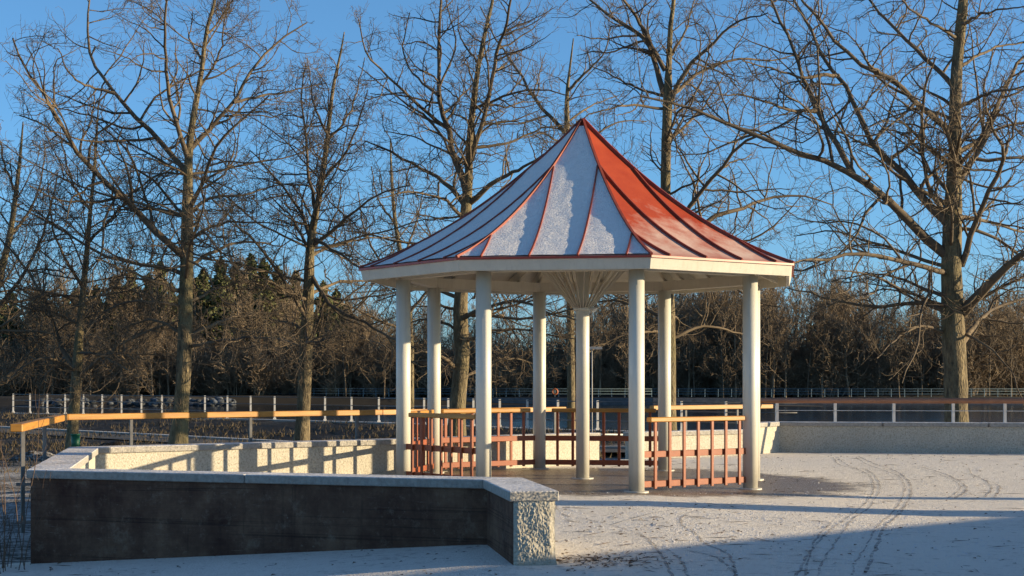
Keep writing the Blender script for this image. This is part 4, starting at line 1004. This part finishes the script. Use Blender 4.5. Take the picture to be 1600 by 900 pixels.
# ------------------------------------------------------------------ things to the right of the view that throw the shadows
AZ, EL = R(86.0), R(9.4)
sdir = Vector((math.sin(AZ) * math.cos(EL), -math.cos(AZ) * math.cos(EL), math.sin(EL)))
hb = 2.3; tt = (hb + .1) / math.tan(EL)
P1 = Vector((8.2 + math.sin(AZ) * tt, 20.8 - math.cos(AZ) * tt)); e = Vector((.76, .65)).normalized(); q = Vector((.65, -.76)).normalized()
P0 = P1 - e * 26
bd = empty('low_shed', (P1.x, P1.y, 0), 'low flat roofed shed right of the view whose shadow lies on the foreground', 'building')
mb = MB(); c4 = [P0 + q * .3, P1 + q * .3 - e * .3, P1 + q * 10 - e * .3, P0 + q * 10]
mb.hexa([(*p, -1) for p in c4] + [(*p, hb - .3) for p in c4]); mb.build('wall', M['housewall'], bd)
mb = MB(); c4 = [P0, P1, P1 + q * 10.4, P0 + q * 10.4]; mb.hexa([(*p, hb - .3) for p in c4] + [(*p, hb) for p in c4]); mb.build('roof', M['coping'], bd)
for k in range(6):
    p = P0 + e * (3 + k * 4) + q * .27; MB().box((p.x, p.y, 1.2), (1.4, .08, .8), math.atan2(e.y, e.x)).build('window', M['glass'], bd)
for k, (sx, sy, D0, w, s_) in enumerate(((3, 19.45, 13, .50, 31),)):
    if not w: continue
    x, y = sx + D0 * math.sin(AZ), sy - D0 * math.cos(AZ); rg = np.random.default_rng(s_)
    root = empty('bare_tree', (x, y, -.2), 'bare tree right of the view throwing a long shadow across the terrace', 'tree', 'bare trees right of the view')
    tb = Tubes(); P = growpaths(rg, np.array([[x, y, -.3]]), np.array([[0, 0, 1.]]), np.array([13.]), 20, .02, .05); Rr = np.linspace(w, .04, 20)[None]; tb.add(P, Rr, 12); tb.build('trunk', M['bark'], root)
    tb = Tubes(); pos, d, r, t = spawn(rg, P, Rr, 14, .66, 1., 50); L = rg.uniform(1.5, 3., 14); P1_ = growpaths(rg, pos, d, L, 14, .1, .05); R1 = np.clip(r * .5, .02, .08)[:, None] * np.linspace(1, .3, 14)
    tb.add(P1_, R1, 5); tree_twigs(tb, rg, P1_, R1, L, .5); tb.build('crown', M['twigs'], root)

root = empty('marker_post', (22.6, 20.4, 0), 'plain steel post right of the view throwing the shorter ground shadow', 'post')
MB().cyl((22.6, 20.4, -.3), (22.6, 20.4, 3.2), .20, 14).build('pole', M['steel'], root)
MB().cyl((22.6, 20.4, 3.2), (22.6, 20.4, 3.24), .23, 14).build('post_cap', M['steel'], root)
# ------------------------------------------------------------------ light, world, camera
sun = bpy.data.lights.new('sun', 'SUN'); sun.energy = 9.0; sun.angle = R(.4); sun.color = (1., .79, .49)
so = bpy.data.objects.new('sun', sun); COL.objects.link(so); so.rotation_euler = sdir.to_track_quat('Z', 'Y').to_euler()
wd = bpy.data.worlds.new('World'); S.world = wd; wd.use_nodes = True; nt = wd.node_tree
sky = nt.nodes.new('ShaderNodeTexSky'); sky.sky_type = 'NISHITA'; sky.sun_disc = False; sky.sun_elevation = EL
sky.sun_rotation = math.atan2(sdir.x, sdir.y)
sky.air_density = 1.0; sky.dust_density = .3; sky.ozone_density = 2.5; sky.altitude = 100
bg = nt.nodes['Background']; tc = nt.nodes.new('ShaderNodeTexCoord'); sx = nt.nodes.new('ShaderNodeSeparateXYZ'); nt.links.new(tc.outputs['Generated'], sx.inputs[0])
nt.links.new(mix(nt, 1., sky.outputs[0], ramp(nt, sx.outputs[2], [(0., (.60, 1.02, 1.95)), (.12, (.66, 1.08, 1.62)), (.25, (.78, 1.14, 1.5)), (.45, (1.0, 1.02, 1.12))]), 'MULTIPLY'), bg.inputs[0]); bg.inputs[1].default_value = .15
cam = bpy.data.cameras.new('camera'); co = bpy.data.objects.new('camera', cam); COL.objects.link(co); S.camera = co
co.location = (0, 0, EYE); co.rotation_euler = (R(90), 0, 0); cam.sensor_width = 36; cam.lens = 36 * F / 1600; cam.shift_y = (HZ - 450) / 1600
cam.clip_end = 8000; cam.clip_start = .1
S.view_settings.view_transform = 'Standard'; S.view_settings.look = 'None'; S.view_settings.exposure = 0; S.view_settings.gamma = 1
S.render.engine = 'CYCLES'; S.cycles.transparent_max_bounces = 16
